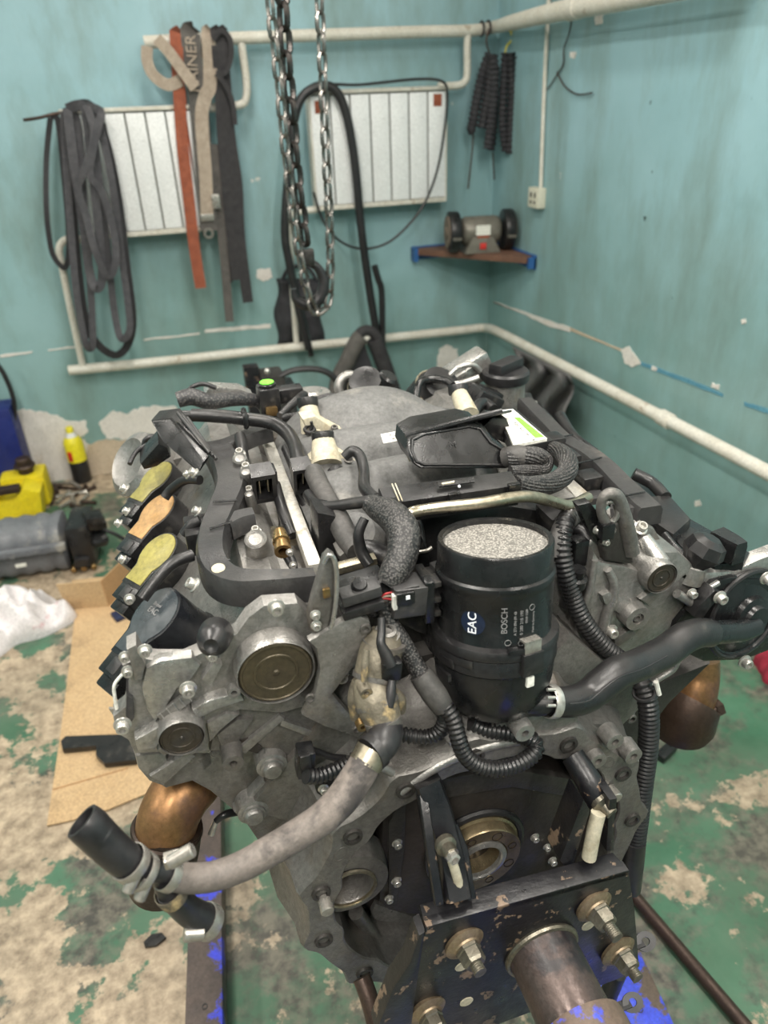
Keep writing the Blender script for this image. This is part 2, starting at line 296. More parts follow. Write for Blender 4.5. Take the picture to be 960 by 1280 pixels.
class MB:
    def __init__(s): s.bm = bmesh.new(); s.mats = []; s.mi = 0
    def m(s, name):
        if name not in s.mats: s.mats.append(name)
        s.mi = s.mats.index(name); return s
    def f(s, vs):
        try: fa = s.bm.faces.new(vs); fa.material_index = s.mi; return fa
        except ValueError: return None
    def box(s, c, size, rot=None, bev=0.0):
        c = V(c); R = rot or Matrix.Identity(3); hx, hy, hz = (k / 2 for k in size)
        v = [s.bm.verts.new(c + R @ V((x * hx, y * hy, z * hz))) for x in (-1, 1) for y in (-1, 1) for z in (-1, 1)]
        fs = [s.f([v[i] for i in q]) for q in ((0, 1, 3, 2), (4, 6, 7, 5), (0, 4, 5, 1), (2, 3, 7, 6), (0, 2, 6, 4), (1, 5, 7, 3))]
        if bev: s._bev(fs, bev)
        return s
    def _bev(s, fs, bev, seg=2):
        es = list({e for f in fs if f for e in f.edges})
        r = bmesh.ops.bevel(s.bm, geom=es, offset=bev, segments=seg, profile=0.6, affect='EDGES', clamp_overlap=True)
        for f in r['faces']: f.material_index = s.mi
    def prism(s, pts, vec, bev=0.0, seg=2, side=None):
        pts = [V(p) for p in pts]; vec = V(vec)
        a = [s.bm.verts.new(p) for p in pts]; b = [s.bm.verts.new(p + vec) for p in pts]
        fs = [s.f(a), s.f(b[::-1])]; n = len(a)
        for i in range(n): fs.append(s.f([a[i], b[i], b[(i + 1) % n], a[(i + 1) % n]]))
        fs = [q for q in fs if q]
        bmesh.ops.recalc_face_normals(s.bm, faces=fs)
        if bev:
            es = [e for e in fs[0].edges]
            bmesh.ops.bevel(s.bm, geom=es, offset=bev, segments=seg, profile=0.6, affect='EDGES', clamp_overlap=True)
        return s
    def lathe(s, p, axis, prof, seg=20, sx=1.0, xdir=None):
        # prof: (radius, height) pairs from bottom to top
        p = V(p); x, y, a = frame(axis)
        if xdir is not None:
            x = (V(xdir) - a * V(xdir).dot(a)).normalized(); y = a.cross(x)
        rings = []
        for r, h in prof:
            if r < 1e-6: rings.append([s.bm.verts.new(p + a * h)])
            else: rings.append([s.bm.verts.new(p + a * h + x * (math.cos(2 * math.pi * k / seg) * r * sx) + y * (math.sin(2 * math.pi * k / seg) * r)) for k in range(seg)])
        for A, B in zip(rings, rings[1:]):
            for k in range(seg):
                k2 = (k + 1) % seg
                if len(A) == 1 and len(B) == 1: continue
                if len(A) == 1: s.f([A[0], B[k2], B[k]])
                elif len(B) == 1: s.f([A[k], A[k2], B[0]])
                else: s.f([A[k], A[k2], B[k2], B[k]])
        return s
    def cyl(s, p0, p1, r0, r1=None, seg=16, bev=0.0):
        p0, p1 = V(p0), V(p1); r1 = r0 if r1 is None else r1; h = (p1 - p0).length
        if bev: prof = [(0, 0), (r0 - bev, 0), (r0, bev), (r1, h - bev), (r1 - bev, h), (0, h)]
        else: prof = [(0, 0), (r0, 0), (r1, h), (0, h)]
        return s.lathe(p0, p1 - p0, prof, seg)
    def tube(s, pts, r, seg=12, sub=6, rib=None, prof=None, ref=None, cap=True, hollow=0.0, twist=0.0):
        pts = [V(p) for p in pts]; n = len(pts)
        rr = list(r) if isinstance(r, (list, tuple)) else [r] * n
        path = catmull(pts, sub) if sub > 1 and n > 2 else pts
        if sub > 1 and n > 2: rad = [v.x for v in catmull([V((q, 0, 0)) for q in rr], sub)]
        else: rad = rr
        if rib:
            pitch, dep = rib; L = [0]
            for a, b in zip(path, path[1:]): L.append(L[-1] + (b - a).length)
            k = max(4, int(L[-1] / pitch * 4)); np_, nr = [], []; j = 0
            for i in range(k + 1):
                d = L[-1] * i / k
                while j < len(L) - 2 and L[j + 1] < d: j += 1
                t = (d - L[j]) / max(L[j + 1] - L[j], 1e-9)
                np_.append(path[j].lerp(path[j + 1], min(t, 1))); nr.append(rad[j] + (rad[j + 1] - rad[j]) * t - (dep if i % 4 in (2, 3) else 0))
            path, rad = np_, nr
        m = len(path); tang = [(path[min(i + 1, m - 1)] - path[max(i - 1, 0)]).normalized() for i in range(m)]
        if prof is None: prof = [(math.cos(2 * math.pi * k / seg), math.sin(2 * math.pi * k / seg)) for k in range(seg)]
        seg = len(prof); nrm = None; rings = []
        for i in range(m):
            t = tang[i]
            if ref is not None: x = V(ref).cross(t); x = x.normalized() if x.length > 1e-4 else (nrm or frame(t)[0])
            elif nrm is None: x = frame(t)[0]
            else: x = (nrm - t * nrm.dot(t)).normalized()
            nrm = x; y = t.cross(x)
            if twist:
                ca, sa = math.cos(twist * i / m), math.sin(twist * i / m); x, y = x * ca + y * sa, y * ca - x * sa
            rings.append([s.bm.verts.new(path[i] + x * (q[0] * rad[i]) + y * (q[1] * rad[i])) for q in prof])
        for A, B in zip(rings, rings[1:]):
            for k in range(seg): s.f([A[k], A[(k + 1) % seg], B[(k + 1) % seg], B[k]])
        if hollow:
            for R_, sgn, i in ((rings[0], 1, 0), (rings[-1], -1, m - 1)):
                c = path[i]; inn = [s.bm.verts.new(c + (v.co - c) * hollow) for v in R_]
                inn2 = [s.bm.verts.new(v.co + tang[i] * (sgn * rad[i] * 1.5)) for v in inn]
                for k in range(seg):
                    k2 = (k + 1) % seg
                    s.f([R_[k], inn[k], inn[k2], R_[k2]]); s.f([inn[k], inn2[k], inn2[k2], inn[k2]])
                s.f(inn2)
        elif cap: s.f(rings[0][::-1]); s.f(rings[-1])
        return s
    def ribbon(s, pts, wid, th, ref, sub=6, r=None):
        return s.tube(pts, r or 1.0, sub=sub, prof=[(-wid / 2, -th / 2), (wid / 2, -th / 2), (wid / 2, th / 2), (-wid / 2, th / 2)], ref=ref)
    def sphere(s, c, r, seg=14, sc=(1, 1, 1)):
        g = bmesh.ops.create_uvsphere(s.bm, u_segments=seg, v_segments=max(6, seg // 2 + 2), radius=r, matrix=Matrix.Translation(V(c)) @ Matrix.Diagonal((*sc, 1)))
        for f in {f for v in g['verts'] for f in v.link_faces}: f.material_index = s.mi
        return s
    def torus(s, c, axis, R, r, seg=24, rs=8, sx=1.0):
        c = V(c); x, y, a = frame(axis); rings = []
        for i in range(seg):
            t = 2 * math.pi * i / seg; d = x * math.cos(t) * sx + y * math.sin(t); dn = d.normalized()
            rings.append([s.bm.verts.new(c + d * R + dn * (r * math.cos(2 * math.pi * k / rs)) + a * (r * math.sin(2 * math.pi * k / rs))) for k in range(rs)])
        for i in range(seg):
            A, B = rings[i], rings[(i + 1) % seg]
            for k in range(rs): s.f([A[k], A[(k + 1) % rs], B[(k + 1) % rs], B[k]])
        return s
    def grid(s, fn, nu, nv, close_u=False):
        vs = [[s.bm.verts.new(fn(i / (nu - (0 if close_u else 1)), j / (nv - 1))) for j in range(nv)] for i in range(nu)]
        for i in range(nu if close_u else nu - 1):
            for j in range(nv - 1): s.f([vs[i][j], vs[(i + 1) % nu][j], vs[(i + 1) % nu][j + 1], vs[i][j + 1]])
        return vs
    def mesh(s, name, angle=38):
        bm = s.bm
        bmesh.ops.recalc_face_normals(bm, faces=bm.faces[:])
        for f in bm.faces: f.smooth = True
        lim = math.radians(angle)
        for e in bm.edges:
            if len(e.link_faces) == 2: e.smooth = e.calc_face_angle(0) < lim
        me = bpy.data.meshes.new(name); bm.to_mesh(me); bm.free()
        for k in s.mats: me.materials.append(MATS[k])
        return me
    def build(s, name, parent=None, angle=38, base=False):
        co = [v.co for v in s.bm.verts]
        lo = V([min(c[i] for c in co) for i in range(3)]); hi = V([max(c[i] for c in co) for i in range(3)])
        c = (lo + hi) / 2
        if base: c.z = lo.z
        for v in s.bm.verts: v.co -= c
        o = bpy.data.objects.new(name, s.mesh(name, angle)); COL.objects.link(o)
        return attach(o, c, parent)
def attach(o, c, parent=None):
    ORIGIN[o] = V(c)
    if parent is not None: o.parent = parent; o.location = V(c) - ORIGIN[parent]
    else: o.location = c
    return o
def place(name, me, p, axis=(0, 0, 1), scale=1.0, parent=None, spin=0.0, xdir=None):
    o = bpy.data.objects.new(name, me); COL.objects.link(o); attach(o, p, parent)
    o.rotation_mode = 'QUATERNION'
    if xdir is not None:
        a = V(axis).normalized(); x = (V(xdir) - a * V(xdir).dot(a)).normalized(); y = a.cross(x)
        o.rotation_quaternion = Matrix((x, y, a)).transposed().to_quaternion()
    else: o.rotation_quaternion = V((0, 0, 1)).rotation_difference(V(axis)) @ Quaternion((0, 0, 1), spin)
    o.scale = (scale,) * 3 if isinstance(scale, (int, float)) else scale
    return o
def tag(o, label, cat, group=None, kind=None):
    o['label'] = label; o['category'] = cat
    if group: o['group'] = group
    if kind: o['kind'] = kind
    return o
def struct(o): o['kind'] = 'structure'; return o
def empty(name, p): o = bpy.data.objects.new(name, None); COL.objects.link(o); o.empty_display_size = 0.05; return attach(o, p)
def pix(lst, Y): return [P(x, y, Y) for x, y in lst]
def text_mesh(body, size, matname, ext=0.0004):
    c = bpy.data.curves.new('lettering', 'FONT'); c.body = body; c.size = size; c.extrude = ext; c.align_x = 'CENTER'; c.align_y = 'CENTER'
    o = bpy.data.objects.new('lettering', c); COL.objects.link(o)
    me = bpy.data.meshes.new_from_object(o.evaluated_get(bpy.context.evaluated_depsgraph_get()))
    bpy.data.objects.remove(o); bpy.data.curves.remove(c); me.materials.clear(); me.materials.append(MATS[matname]); return me
def letters(name, body, size, matname, p, xdir, normal, parent, ext=0.0004):
    return place(name, text_mesh(body, size, matname, ext), p, normal, 1.0, parent, xdir=xdir)
# ================================================================== THE ROOM
WY, WX, WL, WR = 3.72, 1.72, -3.4, -3.6        # back wall, right wall, left wall, wall behind the camera
BAND = 2.085
def slab(name, lo, hi, m): 
    b = MB().m(m); lo, hi = V(lo), V(hi); b.box((lo + hi) / 2, hi - lo); return struct(b.build(name))
floor = slab('floor', (WL - .2, WR - .2, -.1), (WX + .2, WY + .2, 0), 'floor')
wall_back = slab('wall_back', (WL - .2, WY, 0), (WX + .2, WY + .2, BAND), 'wall')
wall_right = slab('wall_right', (WX, WR - .2, 0), (WX + .2, WY, BAND), 'wall')
wall_left = slab('wall_left', (WL - .2, WR - .2, 0), (WL, WY, CEIL), 'wall')
wall_rear = slab('wall_rear', (WL, WR - .2, 0), (WX, WR, CEIL), 'wall')
slab('trim_1', (WL, WY, BAND), (WX + .2, WY + .2, CEIL), 'ceiling_white')
slab('trim_2', (WX, WR - .2, BAND), (WX + .2, WY, CEIL), 'ceiling_white')
slab('ceiling', (WL - .2, WR - .2, CEIL), (WX + .2, WY + .2, CEIL + .1), 'ceiling_white')
for i, (lx, ly, pw) in enumerate(LAMPS):
    r = empty('ceiling_lamp', (lx, ly, CEIL)); tag(r, 'white twin tube lamp on the ceiling, ' + ['over the coil side of the engine', 'over the grinder side of the engine', 'behind the camera, jack side', 'above the hanging chains', 'above the yellow jack side', 'above the hanging belts', 'added behind the camera to brighten the engine end, grinder side'][i], 'lamp', 'ceiling lamps')
    b = MB().m('ceiling_white'); b.box((lx, ly, CEIL - .03), (.2, 1.3, .06), bev=.006); b.build('housing', r)
    for s in (-.055, .055):
        b = MB().m('lamp_tube'); b.cyl((lx + s, ly - .6, CEIL - .085), (lx + s, ly + .6, CEIL - .085), .013, seg=10); b.build('tube', r)

def jag(pts, amp, n=5):
    out = []
    for i, p in enumerate(pts):
        q = pts[(i + 1) % len(pts)]
        for k in range(n):
            t = k / n; out.append((p[0] + (q[0] - p[0]) * t + random.uniform(-amp, amp) * (k > 0), p[1] + (q[1] - p[1]) * t + random.uniform(-amp, amp) * (k > 0)))
    return out
def patch_back(pts, m='plaster', amp=1.6, off=0.004):
    b = MB().m(m); b.prism([P(x, y, WY - off) for x, y in jag(pts, amp)], (0, off, 0)); b.build('peeled_patch', wall_back)
def patch_right(pts, m='plaster', amp=1.6, off=0.004):
    b = MB().m(m); b.prism([PX(x, y, WX - off) for x, y in jag(pts, amp)], (off, 0, 0)); b.build('peeled_patch', wall_right)
patch_back([(6, 522), (29, 511), (54, 515), (69, 519), (84, 526), (108, 526), (110, 540), (100, 546), (112, 556), (118, 575), (108, 599), (60, 602), (4, 606)], off=.003)
patch_back([(123, 530), (142, 513), (158, 518), (175, 509), (196, 507), (221, 509), (226, 560), (179, 556), (158, 549), (133, 548)], off=.003)
patch_back([(110, 556), (133, 549), (158, 550), (179, 555), (232, 558), (238, 588), (190, 592), (104, 598)], 'plaster_tan', off=.005)
patch_back([(549, 437), (560, 431), (572, 436), (574, 452), (566, 462), (556, 466), (546, 460)], off=.004)
patch_back([(322, 337), (338, 335), (341, 347), (330, 352), (321, 347)], amp=1)
for pts in ([(0, 444), (40, 439), (40, 441), (0, 447)], [(60, 437), (120, 430), (120, 432), (60, 439)], [(180, 424), (250, 416), (250, 418), (180, 426)], [(256, 412), (300, 408), (338, 405), (338, 410), (300, 413), (256, 416)]):
    patch_back(pts, 'plaster', .7, .003)
for pts in ([(617, 377), (650, 388), (650, 391), (617, 379)], [(650, 388), (688, 401), (712, 409), (712, 415), (686, 408), (650, 391)], [(776, 436), (786, 433), (796, 447), (801, 455), (790, 459), (780, 453)], [(815, 457), (822, 460), (820, 464), (814, 462)], [(890, 478), (899, 482), (897, 487), (889, 484)],
            [(742, 15), (753, 12), (752, 30), (744, 32)], [(712, 66), (720, 64), (718, 73), (713, 72)], [(883, 690), (905, 688), (940, 705), (956, 720), (960, 742), (930, 742), (900, 720)], [(838, 648), (862, 652), (880, 668), (900, 690), (880, 690), (850, 668)], [(740, 590), (770, 598), (800, 620), (792, 628), (760, 606)], [(926, 400), (932, 398), (932, 404), (927, 405)], [(868, 627), (874, 625), (876, 632), (869, 633)]):
    patch_right(pts, 'plaster', .9, .003)
for pts in ([(712, 409), (776, 436), (778, 440), (712, 413)],):
    patch_right(pts, 'plaster_tan', .6, .002)
for pts in ([(801, 452), (830, 463), (862, 474), (903, 492), (903, 496), (862, 480), (830, 468), (801, 457)], [(930, 502), (960, 511), (960, 517), (930, 507)]):
    patch_right(pts, 'blue_scuff', .6, .002)

# ------------------------------------------------------------------ heating pipes and radiators
pw = empty('heating_pipe', P(400, 45, WY)); tag(pw, 'upper white heating pipe running along both teal walls with two radiator drops', 'pipe')
YP, XP = WY - .09, WX - .09
b = MB().m('pipe_white'); b.tube([P(180, 53, YP), P(290, 48, YP), P(400, 44, YP), P(520, 40, YP), P(590, 38, YP), P(618, 34, YP), PX(645, 27, XP), PX(700, 14, XP), PX(775, 0, XP), PX(930, -32, XP)], [.024, .024, .024, .024, .024, .026, .03, .034, .034, .034], seg=14); b.build('main_pipe', pw)
b = MB().m('pipe_white'); b.tube([P(301, 48, YP), P(304, 70, YP), P(308, 100, YP), P(308, 120, YP), P(303, 130, YP), P(285, 133, YP), P(262, 135, YP)], .017, seg=12); b.build('branch_pipe', pw)
b = MB().m('pipe_white'); b.tube([P(585, 38, YP), P(584, 60, YP), P(584, 92, YP), P(581, 102, YP), P(572, 107, YP), P(548, 108, YP)], .017, seg=12); b.build('branch_pipe', pw)
for px, py in ((602, 36), (610, 35)):
    b = MB().m('strap_black'); b.torus(P(px, py, YP), (1, 0, 0), .028, .005, 14, 6); b.build('wire_wrap', pw)
for px, py, X in ((718, 10, XP),):
    b = MB().m('pipe_white'); c = PX(px, py, X); b.cyl(c - V((0, .04, 0)), c + V((0, .04, 0)), .039, seg=16, bev=.004); b.build('coupling', pw)
pl = empty('heating_pipe', P(300, 440, WY)); tag(pl, 'lower white heating pipe running low along both walls behind the engine', 'pipe')
b = MB().m('pipe_white'); b.tube([P(86, 463, YP), P(200, 452, YP), P(330, 438, YP), P(480, 423, YP), P(575, 413, YP), P(606, 410, YP), PX(625, 416, XP), PX(690, 450, XP), PX(780, 497, XP), PX(880, 549, XP), PX(960, 591, XP), PX(1060, 645, XP)], .023, seg=14); b.build('main_pipe', pl)
b = MB().m('pipe_white'); b.tube([P(112, 300, YP), P(92, 299, YP), P(80, 301, YP), P(74, 312, YP), P(78, 335, YP), P(90, 395, YP), P(104, 460, YP)], .016, seg=12); b.build('branch_pipe', pl)
b = MB().m('pipe_white'); b.tube([P(396, 262, YP), P(378, 264, YP), P(365, 268, YP), P(361, 280, YP), P(363, 320, YP), P(368, 390, YP), P(371, 432, YP)], .016, seg=12); b.build('branch_pipe', pl)
b = MB().m('pipe_white'); c = PX(832, 524, XP); b.cyl(c - V((0, .03, 0)), c + V((0, .03, 0)), .029, seg=16, bev=.003); b.build('coupling', pl)

def radiator(x0, x1, z0, z1, n, label, sticker):
    yf = WY - .055; r = empty('radiator', ((x0 + x1) / 2, yf, z0)); tag(r, label, 'radiator', 'panel radiators')
    d = .075
    b = MB().m('radiator_gap'); b.box(((x0 + x1) / 2, yf - d / 2 + .01, (z0 + z1) / 2), (x1 - x0 - .01, d - .01, z1 - z0 - .03)); b.build('core', r)
    wd = (x1 - x0) / n
    for i in range(n):
        b = MB().m('radiator'); b.box((x0 + (i + .5) * wd, yf - d + .006, (z0 + z1) / 2), (wd - .008, .014, z1 - z0 - .045), bev=.004); b.build('panel', r)
    b = MB().m('pipe_white'); b.box(((x0 + x1) / 2, yf - d / 2, z1 - .008), (x1 - x0 + .01, d + .012, .016), bev=.003); b.build('top_grille', r)
    b = MB().m('pipe_white'); b.box(((x0 + x1) / 2, yf - d / 2, z0 + .01), (x1 - x0 + .004, d + .008, .02), bev=.003); b.build('bottom_rail', r)
    for x in (x0, x1):
        b = MB().m('pipe_white'); b.box((x, yf - d / 2, (z0 + z1) / 2), (.008, d, z1 - z0 - .03), bev=.002); b.build('side_cover', r)
    for (px, py) in sticker:
        c = P(px, py, yf - d - .002); b = MB().m('strap_orange'); b.box(c, (.04, .002, .05)); b.build('sticker', r)
    for x in (x0 + .12, x1 - .12):
        b = MB().m('pipe_white'); b.box((x, WY - .026, (z0 + z1) / 2), (.03, .06, z1 - z0 - .1)); b.build('wall_bracket', r)
YF = WY - .13
radiator(P(75, 140, YF).x, P(264, 200, YF).x, P(190, 294, YF).z, P(150, 134, YF).z, 7, 'white panel radiator half hidden behind hanging belts and straps', [])
radiator(P(389, 160, YF).x, P(558, 170, YF).x, P(475, 258, YF).z, P(470, 110, YF).z, 7, 'white panel radiator with orange corner stickers behind the hanging chains', [(399, 134), (547, 125)])

# ------------------------------------------------------------------ hanging belts
YB = 3.52
def belt(pts, label, wid, m, y):
    b = MB().m(m); q = [P(x, yy, y + random.uniform(-.012, .012)) for x, yy in pts]
    b.ribbon(q + [q[0]], wid, .007, (0, 1, .25)); o = b.build('drive_belt', None); tag(o, label, 'belt', 'belts hung on the radiator')
belt([(63, 147), (58, 200), (58, 260), (62, 300), (68, 322), (82, 334), (86, 300), (80, 220), (72, 150)], 'thin black drive belt, outermost loop nearest the wall nail', .022, 'belt_black', YB + .05)
belt([(92, 133), (86, 160), (90, 250), (98, 340), (108, 405), (124, 432), (145, 444), (160, 430), (166, 398), (158, 330), (148, 250), (132, 175), (114, 133)], 'longest black drive belt, its loop reaching nearly to the lower pipe', .034, 'belt_black', YB + .0)
belt([(80, 140), (82, 190), (88, 280), (96, 370), (106, 425), (113, 436), (116, 420), (112, 340), (104, 240), (96, 150)], 'dark grey drive belt with a narrow long loop left of the centre', .03, 'belt', YB - .03)
belt([(84, 136), (92, 200), (104, 280), (112, 340), (121, 361), (128, 345), (124, 290), (114, 200), (106, 136)], 'worn grey ribbed belt in front, ending halfway down the bunch', .036, 'belt', YB - .06)
belt([(108, 132), (118, 170), (104, 215), (97, 236), (108, 270), (118, 310), (134, 345), (144, 330), (142, 290), (128, 240), (112, 215), (122, 160), (126, 140)], 'grey twisted drive belt pinched at the middle of the bunch', .03, 'belt', YB - .09)
belt([(112, 133), (128, 170), (142, 240), (152, 320), (160, 380), (162, 412), (152, 424), (144, 396), (136, 330), (126, 240), (116, 160)], 'smooth grey drive belt on the side towards the straps', .03, 'belt', YB - .045)
b = MB().m('rod_steel'); b.tube([P(30, 150, YB - .08), P(50, 147, YB - .03), P(70, 142, YB + .0), P(110, 136, YB + .0), P(128, 136, YB + .06)], .006, seg=8); tag(b.build('hook_rod'), 'thin steel rod through the top of the hanging belts', 'rod')

# ------------------------------------------------------------------ straps over the upper pipe
YS = YP - .04
def strap(pts, label, wid, m, th=.006, extra=None):
    r = empty('lashing_strap', P(*pts[0], YP)); tag(r, label, 'strap', 'straps over the upper pipe')
    for j, (pp, w_, m_, dy) in enumerate([(pts, wid, m, 0)] + (extra or [])):
        b = MB().m(m_); q = [P(x, y, YS - .012 + dy - .002 * i) for i, (x, y) in enumerate(pp)]
        if j == 0: q = [P(pp[0][0], pp[0][1] + 30, YP + .035), P(pp[0][0], pp[0][1], YP + .03), P(pp[0][0], pp[0][1] - 3, YP)] + q
        b.ribbon(q, w_, th, (0, 1, 0)); b.build('webbing', r)
    return r
strap([(220, 46), (223, 100), (228, 180), (236, 250), (243, 310), (251, 360)], 'rust orange lashing strap over the upper pipe, hanging past the radiator', .05, 'strap_orange', extra=[([(226, 110), (234, 200), (242, 290), (246, 330)], .04, 'strap_orange', .02)])
g_strap = strap([(238, 44), (241, 80), (246, 115), (250, 150), (256, 220), (261, 288)], 'grey lettered lashing strap hanging between the orange and beige straps', .078, 'strap_grey', extra=[([(268, 180), (272, 240), (280, 320), (287, 402)], .04, 'strap_grey', .01)])
o = letters('lettering', 'RAINER', .06, 'strap_beige', P(241, 80, YS - .028), P(240, 44, YS) - P(244, 100, YS), (0, -1, .1), g_strap)
bpar = strap([(260, 44), (262, 75), (262, 108), (256, 122), (252, 150), (257, 220), (259, 275)], 'beige lashing strap with a looped end around the upper pipe', .055, 'strap_beige', extra=[([(196, 48), (212, 66), (228, 88), (244, 110)], .045, 'strap_beige', -.03), ([(184, 58), (184, 76), (192, 94), (210, 106), (226, 100)], .045, 'strap_beige', .0)])
b = MB().m('steel'); b.box(P(259, 272, YS - .03), (.06, .012, .03), bev=.004); b.build('buckle', bpar)
b = MB().m('steel'); b.torus(P(261, 292, YS - .03), (0, 1, 0), .018, .006, 16, 6); b.build('ratchet_ring', bpar)
strap([(270, 44), (274, 100), (278, 170), (284, 240), (290, 300), (296, 350)], 'faded black lashing strap beside the beige one', .045, 'strap_black', extra=[([(280, 180), (288, 240), (291, 300), (284, 352)], .05, 'strap_black', .015)])
ss = strap([(278, 45), (281, 100), (287, 170), (296, 230), (300, 300), (310, 378)], 'long black lashing strap, the outermost next to the pipe drop', .05, 'strap_black', extra=[([(266, 50), (276, 38), (287, 48), (289, 70), (282, 90), (270, 92)], .02, 'strap_black', -.02), ([(270, 92), (283, 108), (291, 130), (294, 156)], .02, 'strap_black', -.03)])

b = MB().m('steel'); b.box(P(270, 252, YS - .035), (.035, .012, .06), bev=.004); b.build('buckle', ss)
# ------------------------------------------------------------------ black hoses around the second radiator
YH = YF - .04
b = MB().m('rubber_black'); b.tube([P(386, 436, YH), P(372, 380, YH), P(362, 330, YH), P(356, 290, YH), P(360, 220, YH), P(366, 160, YH), P(376, 124, YH), P(398, 108, YH), P(418, 112, YH), P(432, 140, YH), P(443, 200, YH), P(452, 290, YH), P(463, 370, YH), P(474, 440, YH), P(478, 500, YH)], .02, seg=10); tag(b.build('air_hose'), 'thick black hose arched over the corner of the stickered radiator', 'hose')
b = MB().m('rubber_black'); b.tube([P(388, 118, YH + .02), P(410, 106, YH + .02), P(450, 106, YH + .02), P(520, 99, YH + .02), P(553, 102, YH), P(559, 120, YH), P(556, 160, YH), P(546, 215, YH), P(526, 262, YH), P(490, 300, YH), P(456, 311, YH), P(426, 302, YH), P(404, 276, YH + .02), P(392, 240, YH + .02)], .006, seg=8); tag(b.build('loose_cable'), 'thin black cable looped around the stickered radiator', 'cable')
b = MB().m('rubber_black'); b.tube([P(468, 332, YH), P(473, 350, YH), P(477, 365, YH), P(478, 420, YH), P(479, 500, YH)], .016, seg=10, hollow=.7); tag(b.build('rubber_hose'), 'short upright black hose end below the arched hose', 'hose')

# hanging dark bag
r = empty('tool_bag', P(375, 430, WY)); tag(r, 'black cloth bag hanging on the wall behind the chain hook', 'bag')
def bagf(u, v):
    x = 345 + 58 * u + 3 * math.sin(v * 9); y = 348 + 84 * v
    bulge = .02 + .06 * (math.sin(math.pi * min(max(u, 0), 1)) ** .5) * (math.sin(math.pi * (0.12 + .88 * v)) ** .5) + .012 * math.sin(u * 11 + v * 7) + .008 * math.sin(v * 19 + u * 5)
    return P(x, y, WY - max(.004, bulge) if 0 < u < 1 and 0 < v < 1 else WY - .003)
b = MB().m('cloth_dark'); b.grid(bagf, 14, 16); b.build('body', r)
b = MB().m('cloth_dark'); b.tube([P(352, 352, WY - .03), P(362, 335, WY - .03), P(384, 334, WY - .03), P(396, 350, WY - .03)], .009, seg=8); b.build('handle', r)
b = MB().m('rubber_black'); b.tube([P(373, 372, YP - .06), P(382, 410, YP - .06), P(389, 445, YP - .06)], .014, seg=8); tag(b.build('tool_bar'), 'short black bar leaning across the lower pipe under the chain hook', 'bar')

# ------------------------------------------------------------------ chain hoist
YC = 2.0
def chain_links(pts, pitch, me, parent, jit=0):
    path = catmull([P(x, y, yy) for x, y, yy in pts], 12); L = [0]
    for a, c in zip(path, path[1:]): L.append(L[-1] + (c - a).length)
    n = int(L[-1] / pitch); j = 0
    for i in range(n):
        d = (i + .5) * pitch
        while L[j + 1] < d: j += 1
        t = (d - L[j]) / (L[j + 1] - L[j]); p = path[j].lerp(path[j + 1], t)
        place('chain_link', me, p, path[j + 1] - path[j], 1.0, parent, xdir=V((1, .5, 0)) if i % 2 else V((-.5, 1, .0)))
def link_mesh(length, width, wire, m):
    b = MB().m(m); hl, hw = length / 2 - wire, width / 2 - wire; pts = []
    for k in range(14):
        t = 2 * math.pi * k / 14; x = math.cos(t) * hw; z = math.sin(t) * hw; z += (hl - hw) * (1 if z > 1e-6 else -1 if z < -1e-6 else 0); pts.append(V((x, 0, z)))
    pts.append(pts[0]); b.tube(pts, wire, seg=6, sub=1, cap=False); return b.mesh('chain_link')
hz = empty('chain_hoist', P(375, 380, YC)); tag(hz, 'steel chain hoist with hanging load chain, hand chain and hook', 'chain hoist')
lm1 = link_mesh(.066, .044, .0078, 'chain'); lm2 = link_mesh(.052, .031, .005, 'chain_light')
top1 = P(352, -40, YC); top2 = P(337, -40, YC); top3 = P(400, -40, YC)
chain_links([(350, -60, YC), (353, 0, YC), (358, 80, YC), (363, 140, YC), (368, 200, YC), (375, 260, YC), (381, 300, YC), (383, 318, YC)], .048, lm1, hz)
chain_links([(333, -60, YC - .03), (337, 0, YC - .03), (344, 60, YC - .03), (350, 115, YC - .03), (355, 170, YC - .03), (360, 215, YC - .03), (367, 275, YC - .03), (378, 335, YC - .03), (386, 370, YC - .03), (394, 388, YC - .03), (404, 388, YC - .02), (411, 372, YC), (413, 340, YC), (412, 280, YC), (409, 220, YC), (406, 160, YC), (403, 80, YC), (399, 0, YC), (397, -60, YC)], .04, lm2, hz)
hc = P(384, 345, YC)
b = MB().m('chain'); b.box(P(382, 322, YC), (.045, .03, .045), bev=.006); b.cyl(P(382, 316, YC), P(382, 332, YC), .014, seg=12); b.build('hook_block', hz)
b = MB().m('rubber_black'); b.tube([hc + V(q) for q in ((0, 0, .04), (.03, 0, .02), (.045, 0, -.02), (.03, 0, -.062), (-.005, 0, -.078), (-.036, 0, -.06), (-.04, 0, -.03))], [.011, .012, .015, .017, .016, .012, .008], seg=10); b.build('hook', hz)
b = MB().m('chain'); c = P(366, -75, YC); c.z = CEIL - .3; b.cyl(c + V((-.07, 0, 0)), c + V((.09, 0, 0)), .09, seg=24, bev=.01); b.box(c + V((0, 0, .16)), (.04, .03, .28), bev=.004); b.build('hoist_body', hz)
for t0, me, pit in (((350, -60), lm1, .048), ((333, -60), lm2, .04), ((397, -60), lm2, .04)):
    a = P(*t0, YC); k = 0
    while a.z + .02 + k * pit < CEIL - .36:
        place('chain_link', me, a + V((0, 0, .02 + k * pit)), (0, 0, 1), 1.0, hz, xdir=V((1, .5, 0)) if k % 2 else V((-.5, 1, 0))); k += 1

